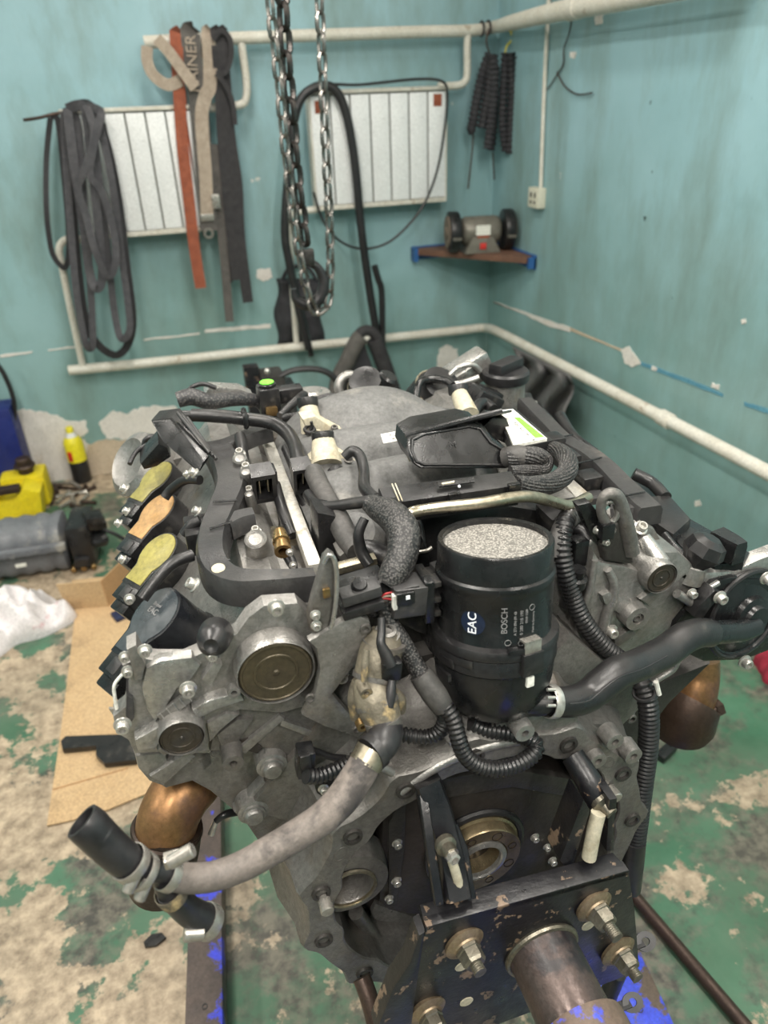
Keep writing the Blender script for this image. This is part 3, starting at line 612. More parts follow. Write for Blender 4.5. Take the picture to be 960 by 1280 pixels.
# ------------------------------------------------------------------ corner: shelf, grinder, hanging bundles, socket
zs = (P(520, 320, WY - .02).z + PX(665, 326, WX - .02).z) / 2
A = V((P(516, 318, WY).x, WY, zs)); B = V((WX, PX(670, 322, WX).y, zs)); Cn = V((WX, WY, zs))
sh = empty('corner_shelf', V((WX - .2, WY - .2, zs))); tag(sh, 'triangular wooden corner shelf with a blue steel frame under the grinder', 'shelf')
b = MB().m('wood'); b.prism([A + V((.02, -.012, 0)), Cn + V((-.012, -.012, 0)), B + V((-.012, .02, 0)), B + V((-.05, .0, 0)), A + V((0, -.05, 0))], (0, 0, .028), .002); b.build('board', sh)
b = MB().m('blue_shelf'); b.prism([A + V((-.01, -.001, -.03)), A + V((-.01, -.001, .035)), Cn + V((0, -.001, .035)), Cn + V((0, -.001, -.03))], (0, -.01, 0)); b.box(A + V((0, -.03, 0)), (.02, .06, .066)); b.build('frame_bar', sh)
b = MB().m('blue_shelf'); b.prism([B + V((-.001, -.01, -.03)), B + V((-.001, -.01, .035)), Cn + V((-.001, 0, .035)), Cn + V((-.001, 0, -.03))], (-.01, 0, 0)); b.box(B + V((-.02, 0, .0)), (.04, .02, .05)); b.build('frame_bar', sh)
gz = zs + .028; gc = P(600, 288, WY - .25); gx = V((1, -.18, 0)).normalized(); gy = V((.18, 1, 0)).normalized()
gr = empty('bench_grinder', V((gc.x, gc.y, gz))); tag(gr, 'grey double wheel bench grinder with red switch on the corner shelf', 'grinder')
cz = gc.z; g0 = V((gc.x, gc.y, cz))
b = MB().m('grinder'); b.lathe(g0 - gx * .1, gx, [(0, 0), (.045, 0), (.062, .012), (.068, .03), (.068, .17), (.062, .188), (.045, .2), (0, .2)], 24); b.build('motor', gr)
b = MB().m('sticker'); b.box(g0 - gy * .069 + V((0, 0, .01)), (.07, .003, .045), Matrix((gx, gy, V((0, 0, 1)))).transposed()); b.build('name_plate', gr)
b = MB().m('strap_orange'); b.box(g0 - gy * .0695 + V((0, 0, -.02)), (.06, .003, .012), Matrix((gx, gy, V((0, 0, 1)))).transposed()); b.build('warning_strip', gr)
b = MB().m('grinder'); b.prism([V((gc.x, gc.y, gz)) + gx * x - gy * .07 + V((0, 0, z)) for x, z in ((-.09, 0), (.09, 0), (.05, .075), (-.05, .075))], gy * .14, .003); b.build('base', gr)
b = MB().m('red'); b.box(V((gc.x, gc.y, gz + .035)) - gy * .073, (.03, .01, .028), Matrix((gx, gy, V((0, 0, 1)))).transposed(), bev=.002); b.build('switch', gr)
for s in (-1, 1):
    c = g0 + gx * (s * .135)
    b = MB().m('rubber'); b.lathe(c - gx * .026, gx, [(0, 0), (.07, 0), (.092, .004), (.094, .01), (.094, .044), (.088, .052), (.06, .052), (0, .05)], 28); w_ = b.build('wheel_guard', gr)
    b = MB().m('stone'); b.lathe(c + gx * (s * .026), gx * s, [(0, 0), (.074, 0), (.074, .006), (.026, .006), (.024, .012), (0, .012)], 28); b.build('grinding_wheel', w_)
    b = MB().m('grinder'); b.box(c - gy * .09 + V((0, 0, -.02)), (.04, .03, .012)); b.build('tool_rest', w_)
b = MB().m('rubber_black'); b.tube([g0 + gx * .05 + gy * .06, g0 + gx * .13 + gy * .1 + V((0, 0, -.04)), g0 + gx * .2 + gy * .06 + V((0, 0, -.06)), g0 + gx * .2 + gy * .1 + V((0, 0, .05)), g0 + gx * .19 + gy * .12 + V((0, 0, .12))], .006, seg=8); b.build('power_cord', gr)

def bundle(name, label, loops, Yb, wires):
    r = empty(name, P(*loops[0][0][0], Yb)); tag(r, label, 'chain bundle', 'bundles hung in the corner')
    for i, (pts, rad) in enumerate(loops):
        b = MB().m('belt_black' if i % 2 else 'cloth_dark'); q = [P(x, y, Yb - .02 * (i % 3)) for x, y in pts]
        b.tube(q, rad, seg=8, rib=(.022, .005)); b.build('strand', r)
    for pts, m in wires:
        b = MB().m(m); b.tube([P(x, y, Yb + .02) for x, y in pts], .004, seg=6); b.build('wire', r)
bundle('timing_chain_bundle', 'black timing chains hanging by wire, the pair farther from the socket', [([(612, 68), (604, 90), (596, 125), (590, 158), (586, 164)], .026), ([(614, 68), (612, 100), (606, 140), (602, 160)], .026), ([(616, 70), (618, 100), (614, 150), (610, 186)], .026), ([(620, 84), (618, 130), (616, 170), (613, 188)], .022)], WY - .12, [([(611, 36), (608, 52), (613, 70)], 'rod_steel'), ([(592, 160), (590, 190), (585, 236)], 'rod_steel'), ([(616, 190), (618, 225)], 'rod_steel')])
bundle('timing_chain_bundle', 'black timing chains on a yellow wire nearest the wall socket', [([(632, 66), (630, 100), (628, 150), (632, 188)], .022), ([(638, 66), (640, 110), (638, 160), (636, 192)], .024), ([(646, 70), (650, 100), (646, 140), (645, 170), (640, 192)], .012)], WY - .16, [([(634, 26), (640, 48), (632, 62), (631, 102)], 'yellow'), ([(628, 32), (644, 45), (648, 62)], 'yellow'), ([(633, 188), (636, 220), (641, 255)], 'rod_steel'), ([(642, 190), (642, 226)], 'rod_steel')])
so = empty('wall_socket', PX(672, 247, WX)); tag(so, 'cream wall socket on the teal wall with a white cable conduit above', 'socket')
c = PX(671, 247, WX - .02); b = MB().m('socket'); b.box(c, (.04, .1, .085), bev=.006); b.build('housing', so)
for s in (-.018, .018):
    b = MB().m('strap_black'); b.box(c + V((-.02, s, .012)), (.003, .014, .02)); b.box(c + V((-.02, s, -.018)), (.003, .014, .012)); b.build('contact', so)
b = MB().m('pipe_white'); b.tube([PX(676, 236, WX - .012), PX(680, 120, WX - .012), PX(686, 0, WX - .012), PX(690, -80, WX - .012)], .009, seg=8); b.build('conduit', so)
b = MB().m('rod_steel'); b.tube([PX(716, 12, WX - .05), PX(712, 40, WX - .02), PX(705, 60, WX - .01), PX(704, 80, WX - .008), PX(697, 92, WX - .008), PX(684, 112, WX - .008)], .003, seg=6); tag(b.build('loose_wire'), 'thin wire hanging from the upper pipe near the socket conduit', 'wire')
b = MB().m('rod_steel'); b.tube([PX(696, 90, WX - .008), PX(706, 108, WX - .008), PX(722, 118, WX - .01), PX(740, 116, WX - .012)], .003, seg=6); tag(b.build('loose_wire'), 'thin curled wire stuck to the teal wall', 'wire')

# ------------------------------------------------------------------ things on the floor by the back wall
def onfloor(px, py, z=0.0): return PZ(px, py, z)
b = MB().m('blue_solid'); q = onfloor(8, 612); b.box((q.x + .07, q.y - .1, .24), (.19, .16, .48), bev=.01); bl = b.build('post_base'); tag(bl, 'blue metal post base at the edge of the picture', 'post')
b = MB().m('rubber_black'); b.tube([P(-6, 452, 3.6), P(6, 470, 3.6), P(17, 500, 3.6), P(17, 530, 3.6), P(8, 560, 3.6), P(-2, 575, 3.6)], .011, seg=8); tag(b.build('black_cable'), 'black cable hanging beside the blue post', 'cable')
jk = empty('floor_jack', onfloor(20, 650)); tag(jk, 'yellow hydraulic jack beside the blue post', 'jack')
q = onfloor(26, 654)
b = MB().m('yellow'); b.prism([q + V((-.24, 0, 0)), q + V((.1, 0, 0)), q + V((.12, 0, .14)), q + V((.05, 0, .17)), q + V((.0, 0, .12)), q + V((-.24, 0, .1))], (0, .13, 0), .01); b.build('body', jk)
b = MB().m('yellow'); b.box(q + V((.03, .2, .09)), (.2, .14, .17), bev=.02); b.build('pump_block', jk)
b = MB().m('yellow'); b.box(q + V((-.14, .07, .13)), (.15, .12, .07), bev=.012); b.build('cover', jk)
b = MB().m('rod_steel'); b.cyl(q + V((.05, .18, .17)), q + V((.05, .18, .25)), .034, seg=16, bev=.004); b.torus(q + V((.05, .18, .21)), (0, 0, 1), .04, .01, 18, 6); b.build('ram', jk)
b = MB().m('rubber'); b.cyl(q + V((.03, .24, .17)), q + V((.02, .27, .31)), .011, seg=8); b.sphere(q + V((.02, .27, .32)), .028, 14); b.build('lever', jk)
b = MB().m('rod_steel'); b.box(q + V((-.02, .02, .17)), (.12, .05, .03), bev=.006); b.build('pump_lever_socket', jk)
bo = empty('oil_bottle', onfloor(104, 600)); tag(bo, 'clear bottle with yellow label and dark contents standing by the peeled wall', 'bottle')
q = onfloor(104, 601); k = mpp(q)
b = MB().m('rubber_black'); b.lathe(q, (0, 0, 1), [(0, 0), (.04, 0), (.046, .008), (.046, .13), (.045, .135)], 24); b.build('filled_part', bo)
b = MB().m('yellow_label'); b.lathe(q, (0, 0, 1), [(.045, .12), (.047, .122), (.047, .215), (.042, .235), (.03, .252)], 24); b.build('label_band', bo)
b = MB().m('white_plastic'); b.lathe(q, (0, 0, 1), [(.03, .25), (.022, .262), (.016, .28), (.0, .281)], 20); b.build('shoulder', bo)
b = MB().m('yellow_label'); b.lathe(q, (0, 0, 1), [(0, .27), (.018, .27), (.018, .298), (.015, .302), (0, .302)], 16); b.build('cap', bo)
b = MB().m('red'); b.box(q + V((-.022, -.041, .16)), (.02, .012, .05), Matrix.Rotation(-.5, 3, 'Z'), bev=.002); b.build('label_print', bo)
looks = ['long drill bit', 'short bolt', 'thin steel pin', 'hex bolt', 'worn drill bit', 'flat steel strip', 'short dowel pin']
spots = [(70, 612), (78, 622), (86, 610), (92, 626), (98, 616), (104, 624), (110, 612), (82, 630), (66, 624), (95, 606), (112, 628), (74, 604), (103, 633), (88, 618)]
for i, (px, py) in enumerate(spots):
    q = onfloor(px, py, .012); an = random.uniform(0, math.pi); d = V((math.cos(an), math.sin(an), 0)); Lh = random.uniform(.03, .07)
    b = MB().m('steel' if i % 2 else 'rod_steel'); b.cyl(q - d * Lh, q + d * Lh, random.uniform(.006, .011), seg=8); b.cyl(q + d * Lh, q + d * (Lh + .012), .012, seg=6)
    tag(b.build('steel_bit'), 'loose steel bolt or drill bit in the scatter by the bottle', 'bolt', 'loose steel bits by the bottle')

# old intake unit lying on the floor
om = empty('intake_manifold', onfloor(55, 715)); tag(om, 'old grey ribbed intake manifold lying on the floor behind the white bag', 'engine part')
q = onfloor(36, 727); dx = V((1, -.06, 0)).normalized(); dy = V((.06, 1, 0)); q += V((0, .11, 0))
b = MB().m('old_manifold')
def omf(u, v):
    t = 2 * math.pi * u; x = -.22 + .40 * v; rb = .098 + .014 * abs(math.sin(v * math.pi * 6)) ** .6 - .05 * (1 if v < .02 or v > .98 else 0)
    s = max(abs(math.cos(t)), abs(math.sin(t))) ** .55
    return q + dx * x + dy * (math.cos(t) * rb / s * .98) + V((0, 0, .112 + math.sin(t) * rb / s))
vs = b.grid(omf, 28, 26, close_u=True); b.f([r_[0] for r_ in vs]); b.f([r_[-1] for r_ in vs][::-1]); b.build('body', om)
b = MB().m('old_manifold'); b.box(q + V((-.02, -.125, .15)), (.4, .03, .03), Matrix((dx, dy, V((0, 0, 1)))).transposed(), bev=.006)
for i in range(7): b.cyl(q + dx * (-.2 + .06 * i) + V((0, -.145, .15)), q + dx * (-.2 + .06 * i) + V((0, -.118, .15)), .014, seg=10)
b.build('flange', om)
b = MB().m('sticker'); b.box(q + V((.0, -.142, .1)), (.04, .003, .016)); b.build('label', om)
for i in range(9):
    b = MB().m('plastic' if i % 3 else 'rubber_black'); c = q + dx * random.uniform(.19, .3) + V((0, random.uniform(-.1, .1), random.uniform(.03, .2)))
    b.box(c, (random.uniform(.05, .09), random.uniform(.05, .09), random.uniform(.03, .06)), Quaternion((random.random(), random.random(), random.random()), random.random()).to_matrix(), bev=.006); b.build('actuator_part', om)
b = MB().m('plastic'); b.box(q + dx * .235 + V((0, 0, .11)), (.09, .2, .2), Matrix((dx, dy, V((0, 0, 1)))).transposed(), bev=.02); b.build('flap_housing', om)
for i in range(3):
    b = MB().m('brass'); c = q + dx * (.18 + .04 * i) + V((0, -.115, .022)); b.cyl(c, c + V((0, .03, 0)), .012, seg=10, bev=.002); b.build('bush', om)
b = MB().m('rubber_black'); b.tube([q + dx * .28 + V((0, 0, .15)), q + dx * .36 + V((0, -.03, .12)), q + dx * .42 + V((0, -.02, .05)), q + dx * .46 + V((0, .02, .012))], .008, seg=8); b.build('cable', om)

# white bag
from mathutils import noise as mnoise
def heap(name, label, cat, m, cx, cy, rx, ry, hgt, seedv, nu=96, nv=32):
    rnd = random.Random(seedv); ph = [rnd.uniform(0, 6.3) for _ in range(8)]
    b = MB().m(m)
    def fn(u, v):
        t = 2 * math.pi * u; e = 1 + .12 * math.sin(3 * t + ph[0]) + .07 * math.sin(5 * t + ph[1]) + .04 * math.sin(9 * t + ph[2])
        rr_ = math.sin(v * math.pi / 2); h = hgt * math.cos(v * math.pi / 2) ** .7
        x = cx + rx * e * rr_ * math.cos(t); y = cy + ry * e * rr_ * math.sin(t)
        wob = .5 - 1.3 * abs(mnoise.noise(V((x * 9, y * 12, ph[4])))) - .6 * abs(mnoise.noise(V((x * 24, y * 22, ph[5])))) + .15 * math.sin(7 * t + 5 * v + ph[3])
        return V((x, y, max(.002 if v < 1 else 0, h * (1 + wob)) + .001))
    b.grid(fn, nu, nv, close_u=True); bmesh.ops.remove_doubles(b.bm, verts=b.bm.verts, dist=1e-5)
    o = b.build(name, None, angle=70, base=True); tag(o, label, cat); return o
q = onfloor(40, 785); heap('plastic_bag', 'crumpled white plastic bag on the floor beside the cardboard', 'bag', 'bag', q.x - .13, q.y + .03, .25, .17, .1, 3)
# cardboard
b = MB().m('cardboard'); b.prism([PZ(x, y, .004) for x, y in [(96, 748), (86, 840), (75, 925), (59, 1033), (118, 1020), (186, 992), (300, 950), (330, 745)]], (0, 0, .004)); cb = b.build('cardboard_sheet'); tag(cb, 'flattened cardboard sheet on the floor under the coil side of the engine', 'cardboard')
b = MB().m('cardboard_dark'); b.tube([PZ(66, 987, .009), PZ(118, 972, .009), PZ(160, 960, .009)], .0025, seg=6, sub=1); b.build('crease', cb)
bx = empty('cardboard_box', onfloor(110, 762)); tag(bx, 'open cardboard box with a raised flap behind the ignition coils', 'box')
a0 = onfloor(86, 764); a1 = onfloor(136, 760); hh = P(80, 729, a0.y).z
b = MB().m('cardboard'); b.prism([a0, a1, V((a1.x - .005, a1.y, hh)), V((a0.x - .015, a0.y, hh))], (0, .005, 0)); b.build('front_panel', bx)
b = MB().m('cardboard_dark'); b.prism([a1, a1 + V((.12, .2, 0)), a1 + V((.12, .2, hh)), V((a1.x - .005, a1.y, hh))], (.005, 0, 0)); b.build('side_panel', bx)
b = MB().m('cardboard'); b.prism([a1 + V((0, 0, .003)), a0 + V((0, 0, .003)), a0 + V((0, .21, .003)), a1 + V((.12, .2, .003))], (0, 0, .004)); b.build('base_panel', bx)
b = MB().m('packet_blue'); q = onfloor(158, 766, .012); b.box(q, (.1, .06, .02), Matrix.Rotation(.4, 3, 'Z'), bev=.004); o = b.build('packet'); tag(o, 'small dark blue packet lying on the cardboard under the coils', 'packet')
b = MB().m('plastic'); b.prism([PZ(x, y, .012) for x, y in [(78, 932), (84, 926), (190, 922), (190, 954), (132, 960), (122, 950), (122, 938), (80, 942)]], (0, 0, .02), .004); tag(b.build('plastic_strip'), 'black plastic trim strip lying across the cardboard', 'trim piece')
b = MB().m('plastic'); b.prism([PZ(x, y, .001) for x, y in [(180, 1180), (190, 1170), (203, 1168), (208, 1174), (196, 1184), (182, 1186)]], (0, 0, .008), .002); tag(b.build('plastic_chip'), 'small dark scrap lying on the floor left of the stand leg', 'scrap')
q = onfloor(958, 842); heap('red_rag', 'crumpled red rag on the floor at the edge of the picture', 'rag', 'rag_red', q.x + .05, q.y, .08, .07, .06, 9)
# behind the engine
yb = 3.3
fr = empty('padded_frame', V((P(455, 450, yb).x, yb, 0))); tag(fr, 'black padded frame with a looped handle leaning behind the engine', 'frame')
lo1 = P(420, 490, yb); lo2 = P(492, 490, yb)
b = MB().m('strap_grey'); b.tube([V((lo1.x - .1, yb - .15, .01)), lo1, P(435, 450, yb), P(446, 428, yb), P(452, 420, yb)], .04, seg=10); b.build('leg', fr)
b = MB().m('strap_black'); b.tube([V((lo2.x + .1, yb - .1, .01)), lo2, P(482, 462, yb), P(474, 440, yb), P(468, 424, yb)], .04, seg=10); b.build('leg', fr)
b = MB().m('strap_black'); b.tube([P(446, 428, yb), P(450, 417, yb), P(460, 413, yb), P(470, 420, yb), P(474, 434, yb)], .026, seg=10); b.build('handle', fr)
b = MB().m('cloth_dark'); b.prism([P(444, 432, yb), P(456, 430, yb), P(478, 492, yb), P(432, 492, yb)], (0, .05, 0), .01); b.build('pad', fr)
ub = empty('steel_upright', V((P(325, 470, 2.6).x, 2.6, 0))); tag(ub, 'black steel upright with a base plate standing behind the fuel rail', 'upright')
a = P(318, 456, 2.6); b = MB().m('black_paint'); b.box((a.x - .015, 2.6, a.z / 2), (.055, .05, a.z), bev=.004); b.box((a.x + .02, 2.62, a.z / 2 - .05), (.02, .05, a.z - .1)); b.build('profile', ub)
a = P(338, 464, 2.6); b = MB().m('alu_inner'); b.box((a.x, 2.6, a.z / 2), (.09, .12, a.z), bev=.012); b.build('box_section', ub)
b = MB().m('bolt_steel'); b.sphere(P(334, 464, 2.53), .012, 10); b.build('bolt', ub)
b = MB().m('plastic'); a = P(355, 476, 2.6); b.box((a.x, 2.6, a.z / 2), (.07, .1, a.z), bev=.012); b.build('side_block', ub)
b = MB().m('rubber_black'); b.tube([P(350, 470, 2.55), P(366, 463, 2.55), P(390, 461, 2.55), P(410, 466, 2.55), P(424, 480, 2.55)], .012, seg=8); b.build('cable', ub)
def sheetf(u, v):
    x = 640 + 72 * u + 6 * math.sin(v * 8); y = 432 + 36 * u + (96 - 10 * u) * v
    p = PX(x, y, WX - .02 - (.09 if v < .12 else .03 + .05 * (1 + math.sin(u * 17 + v * 6))))
    return p
b = MB().m('sheet_grey'); b.grid(sheetf, 26, 16); o = b.build('plastic_sheet', None, angle=80); tag(o, 'wrinkled grey plastic sheet hanging from the lower pipe behind the oil cap', 'sheet')
m_ = o.modifiers.new('thick', 'SOLIDIFY'); m_.thickness = .004
# ================================================================== THE ENGINE
EN = empty('car_engine', (EX, .85, .55)); tag(EN, 'dismounted V8 car engine with black hoses and ignition coils on a workshop stand', 'engine')
UPZ, BACK = V((0, 0, 1)), V((0, -1, 0))
NL, NR = V((-.70711, 0, .70711)), V((.70711, 0, .70711))
def bolt_mesh(m):
    b = MB().m(m); b.lathe((0, 0, 0), UPZ, [(0, 0), (1, 0), (1, .2), (.74, .3), (.72, 1.0), (.64, 1.1), (.42, 1.1), (.34, .55), (0, .55)], 16); return b.mesh('bolt')
def hex_mesh(m):
    b = MB().m(m); b.lathe((0, 0, 0), UPZ, [(0, 0), (1.0, 0), (1.0, .18), (.0, .18)], 20); b.lathe((0, 0, 0), UPZ, [(.74, .18), (.78, .3), (.78, .9), (.68, 1.0), (0, 1.0)], 6); return b.mesh('bolt')
BM, HM, BMD = bolt_mesh('bolt_steel'), hex_mesh('bolt_steel'), bolt_mesh('alu_dark')
def bolt(px, py, Y, rpx, ax=BACK, me=None, par=None):
    p = P(px, py, Y); return place('bolt', me or BM, p, ax, rpx * mpp(p), par or EN, spin=random.random())
def part(name, m): return MB().m(m)
def polyY(name, m, pts, Y, th, bev=.003, par=None, rnd=0):
    b = MB().m(m); b.prism([P(x, y, Y) for x, y in pts], (0, th, 0), bev, 2); return b.build(name, par or EN)
def polyZ(name, m, pts, Z, th, bev=.002, par=None):
    b = MB().m(m); b.prism([PZ(x, y, Z) for x, y in pts], (0, 0, -th), bev, 2); return b.build(name, par or EN)
def hose(name, m, pts, rpx, par=None, rib=None, seg=12, hollow=0.0, sub=6, ridge=0):
    q = [P(*p) for p in pts]
    rr = [r_ * mpp(a) for r_, a in zip(rpx, q)] if isinstance(rpx, (list, tuple)) else [rpx * mpp(a) for a in q]
    pf = [(math.cos(2 * math.pi * k_ / (2 * ridge)) * (1 - .07 * (k_ % 2)), math.sin(2 * math.pi * k_ / (2 * ridge)) * (1 - .07 * (k_ % 2))) for k_ in range(2 * ridge)] if ridge else None
    b = MB().m(m); b.tube(q, rr, seg=seg, rib=rib, hollow=hollow, sub=sub, prof=pf, twist=2.5 if ridge else 0); return b.build(name, par or EN, angle=20 if ridge else 60 if rib else 45)
def boss(px, py, Y, ro, ri, h, m='alu', ax=BACK, par=None, name='boss'):
    p = P(px, py, Y); k = mpp(p); b = MB().m(m); b.lathe(p, ax, [(ro * k * 1.1, -h), (ro * k, h), (ri * k, h), (ri * k * .95, -h * .6), (0, -h * .6)], 18); return b.build(name, par or EN)
def clamp(name, m, pts, rpx, w_=None, par=None, screw=True):
    # a band around a hose: two path points
    a, c = P(*pts[0]), P(*pts[1]); k = mpp(a); b = MB().m(m); d = c - a; Lc = d.length; r_ = rpx * k
    b.lathe(a, d, [(r_ * .97, 0), (r_ * 1.04, 0), (r_ * 1.06, Lc * .1), (r_ * 1.06, Lc * .9), (r_ * 1.04, Lc), (r_ * .97, Lc)], 24); o = b.build(name, par or EN)
    return o

# ---- crankcase, bell housing ring, crankshaft end
RX, RZ = .247, .846
def sect(pts, y0, y1, m, name, bev=.0, par=None):
    b = MB().m(m); b.prism([V((EX + x, y0, EZ + z)) for x, z in pts], (0, y1 - y0, 0), bev); return b.build(name, par or EN)
sect([(-.15, -.16), (-.185, -.04), (-.2, .07), (-.26, .13), (-.13, .27), (-.04, .17), (.04, .17), (.13, .27), (.26, .13), (.2, .07), (.185, -.04), (.15, -.16)], .565, 1.16, 'alu_dark', 'cylinder_block', .004)
sect([(-.14, -.16), (.14, -.16), (.12, -.29), (-.1, -.29)], .575, 1.13, 'alu_dark', 'oil_pan', .01)
b = MB().m('alu_dark'); N = 120
bosses = [math.radians(a) for a in (95, 62, 30, 2, -28, -62, -100, -140, -170, 165, 140, 118)]
def ringpt(u, j):
    t = 2 * math.pi * u; bump = max(math.exp(-((t - q + math.pi) % (2 * math.pi) - math.pi) ** 2 / .006) for q in bosses)
    ro, ri = .216 + .014 * bump, .184 - .006 * bump
    r_, y = [(ri, .56), (ri, .492), (ri + .002, .49), (ro - .003, .49), (ro, .494), (ro + .002, .52), (ro + .016, .56), (ro + .02, .6), (ri, .6), (ri, .56)][j]
    return V((RX + r_ * math.cos(t), y, RZ + r_ * math.sin(t)))
b.grid(lambda u, v: ringpt(u, round(v * 9)), N, 10, close_u=True); ring = b.build('bell_housing', EN)
for q in bosses:
    p = V((RX + .203 * math.cos(q), .489, RZ + .203 * math.sin(q)))
    b = MB().m('alu_inner'); b.lathe(p, BACK, [(.011, -.002), (.0105, .0025), (.0068, .0025), (.006, -.012), (0, -.012)], 16); b.build('bolt_hole', ring)
for k_ in range(0, 40, 4):                             # casting pockets around the ring face
    q = math.radians(9 * k_ + 4)
    if min(abs((q - w_ + math.pi) % (2 * math.pi) - math.pi) for w_ in bosses) < .12: continue
    p = V((RX + .2 * math.cos(q), .4905, RZ + .2 * math.sin(q))); tn = V((-math.sin(q), 0, math.cos(q))); rn = V((math.cos(q), 0, math.sin(q)))
    b = MB().m('alu_dark'); b.lathe(p, BACK, [(.0085, -.002), (.008, .001), (.0062, .001), (.0055, -.006), (0, -.006)], 18, sx=1.5, xdir=tn); b.build('pocket', ring)
b = MB().m('inner_dark'); b.lathe((RX, .56, RZ), BACK, [(0, -.02), (.19, -.02), (.19, .0), (.0, .0)], 60); b.build('rear_face', EN)  # shade inside the bell housing is put into this dark colour
polyY('seal_carrier', 'inner_dark', [(479, 1008), (498, 985), (545, 972), (715, 970), (748, 1010), (742, 1095), (690, 1130), (560, 1152), (486, 1138), (474, 1128)], .522, .038, .004)
polyY('seal_carrier_rib', 'alu_inner', [(486, 1030), (500, 1002), (508, 1004), (506, 1060), (496, 1132), (486, 1130)], .518, .008, .002)
polyY('carrier_rib', 'alu_inner', [(545, 975), (640, 962), (720, 975), (728, 1000), (640, 985), (550, 1000)], .518, .01, .004)
for px, py, r_ in ((496, 1053, 7), (495, 1100, 7), (486, 1122, 6), (668, 1046, 6), (690, 1075, 6), (683, 1058, 5)): bolt(px, py, .519, r_)
c0 = P(601, 1077, .5)
b = MB().m('brass'); b.m('crank_steel').lathe(V((c0.x, .56, c0.z)), BACK, [(0, 0), (.057, 0), (.057, .044), (.054, .046), (.054, .058), (.0525, .06), (.036, .06), (.034, .056), (.026, .056), (.0255, .05), (.024, .018), (0, .018)], 48); cr = b.build('crankshaft_flange', EN)
b = MB().m('rubber'); b.torus(V((c0.x, .519, c0.z)), BACK, .062, .005, 48, 8); b.build('oil_seal', cr)
for k_ in range(8):
    t = 2 * math.pi * k_ / 8 + .3; p = V((c0.x + .043 * math.cos(t), .5, c0.z + .043 * math.sin(t)))
    b = MB().m('heat_dark'); rh = .0062 if k_ % 2 else .0048; b.lathe(p, BACK, [(rh + .0012, -.003), (rh + .0008, .0006), (rh, .0006), (rh * .9, -.006), (0, -.006)], 14); b.build('bolt_hole', cr)
b = MB().m('alu_bright'); b.lathe(V((c0.x, .5, c0.z)), BACK, [(.034, -.004), (.034, .001), (.028, .003), (.0262, .001), (.026, -.01)], 40); b.build('pilot_ring', cr)
# starter opening in the lower corner of the ring
p = P(437, 1106, .5)
b = MB().m('alu_dark'); b.lathe(p, BACK, [(.05, -.03), (.046, 0), (.03, .002), (.028, -.002), (.027, -.04), (0, -.04)], 32); b.build('starter_opening', EN)
b = MB().m('steel_tan'); b.lathe(p + V((0, -.003, 0)), BACK, [(.028, 0), (.031, .001), (.0305, .004), (.0275, .004)], 32); b.build('starter_bush', EN)
b = MB().m('steel'); q = P(405, 1122, .49); b.cyl(q, q + V((0, -.018, 0)), .0075, seg=14, bev=.001); b.build('dowel_sleeve', EN)
b = MB().m('steel'); q = P(762, 985, .49); b.cyl(q, q + V((0, -.016, 0)), .0075, seg=14, bev=.001); b.build('dowel_sleeve', EN)
polyY('lower_web', 'alu', [(470, 1130), (492, 1138), (530, 1150), (528, 1185), (500, 1190), (455, 1160)], .553, .01, .004)
polyY('lower_web', 'alu_dark', [(400, 1150), (430, 1140), (470, 1165), (510, 1200), (500, 1225), (440, 1200)], .55, .012, .004)
hose('casting_rib', 'alu_dark', [(445, 1140, .53), (460, 1160, .53), (480, 1185, .53)], [10, 8, 6])
polyY('ring_side_wall', 'alu_dark', [(372, 1058), (388, 1040), (420, 1005), (440, 1010), (402, 1060), (392, 1110), (398, 1160), (408, 1200), (395, 1190), (382, 1150), (370, 1100)], .53, .1, .006)
for px, py in ((640, 1145), (620, 1150)): pass

# ---- cylinder heads and covers
def bank(pts, y0, y1, m, name, s=-1, bev=.006):
    b = MB().m(m); b.prism([LB(a, q, y0, s) for a, q in pts], (0, y1 - y0, 0), bev, 3); return b.build(name, EN)
bank([(.2, -.11), (.34, -.115), (.34, .085), (.24, .11), (.2, .1)], .59, 1.17, 'alu', 'cylinder_head')
bank([(.335, -.12), (.385, -.12), (.408, -.1), (.408, .05), (.385, .085), (.335, .085)], .585, 1.17, 'alu', 'valve_cover')
bank([(.2, -.12), (.34, -.13), (.34, .075), (.24, .1), (.2, .1)], .62, 1.19, 'alu', 'cylinder_head', 1)
bank([(.335, -.13), (.385, -.13), (.405, -.11), (.405, .04), (.385, .07), (.335, .07)], .615, 1.19, 'alu', 'valve_cover', 1)
sect([(-.36, -.02), (-.38, .2), (-.3, .31), (-.12, .33), (.0, .26), (.14, .33), (.3, .31), (.37, .2), (.3, -.1), (.14, -.22), (-.14, -.22)], 1.14, 1.24, 'alu_dark', 'timing_cover', .012)

# ---- left bank, rear end seen from the stand side
polyY('rear_cover', 'alu', [(156, 830), (176, 822), (196, 826), (230, 826), (262, 812), (296, 792), (310, 772), (330, 757), (372, 754), (392, 772), (400, 805), (402, 850), (388, 882), (352, 892), (300, 888), (272, 902), (258, 938), (235, 946), (200, 941), (168, 943), (160, 926), (145, 917), (141, 896), (156, 884), (164, 852), (152, 832)], .566, .018, .005)
polyY('rear_cover_bulge', 'alu_bright', [(182, 836), (200, 826), (240, 822), (252, 832), (240, 850), (222, 862), (205, 890), (194, 905), (184, 890), (176, 862)], .56, .012, .005)
polyY('cast_grid', 'alu', [(196, 896), (232, 868), (240, 876), (206, 905)], .557, .006, .001)
for k_ in range(5):
    b = MB().m('alu_bright'); a_ = P(200 + 8 * k_, 892 - 6.4 * k_, .5565); c_ = P(208 + 8 * k_, 902 - 6.4 * k_, .5565); b.tube([a_, c_], .0007, seg=6, sub=1); b.build('cast_ridge', EN)
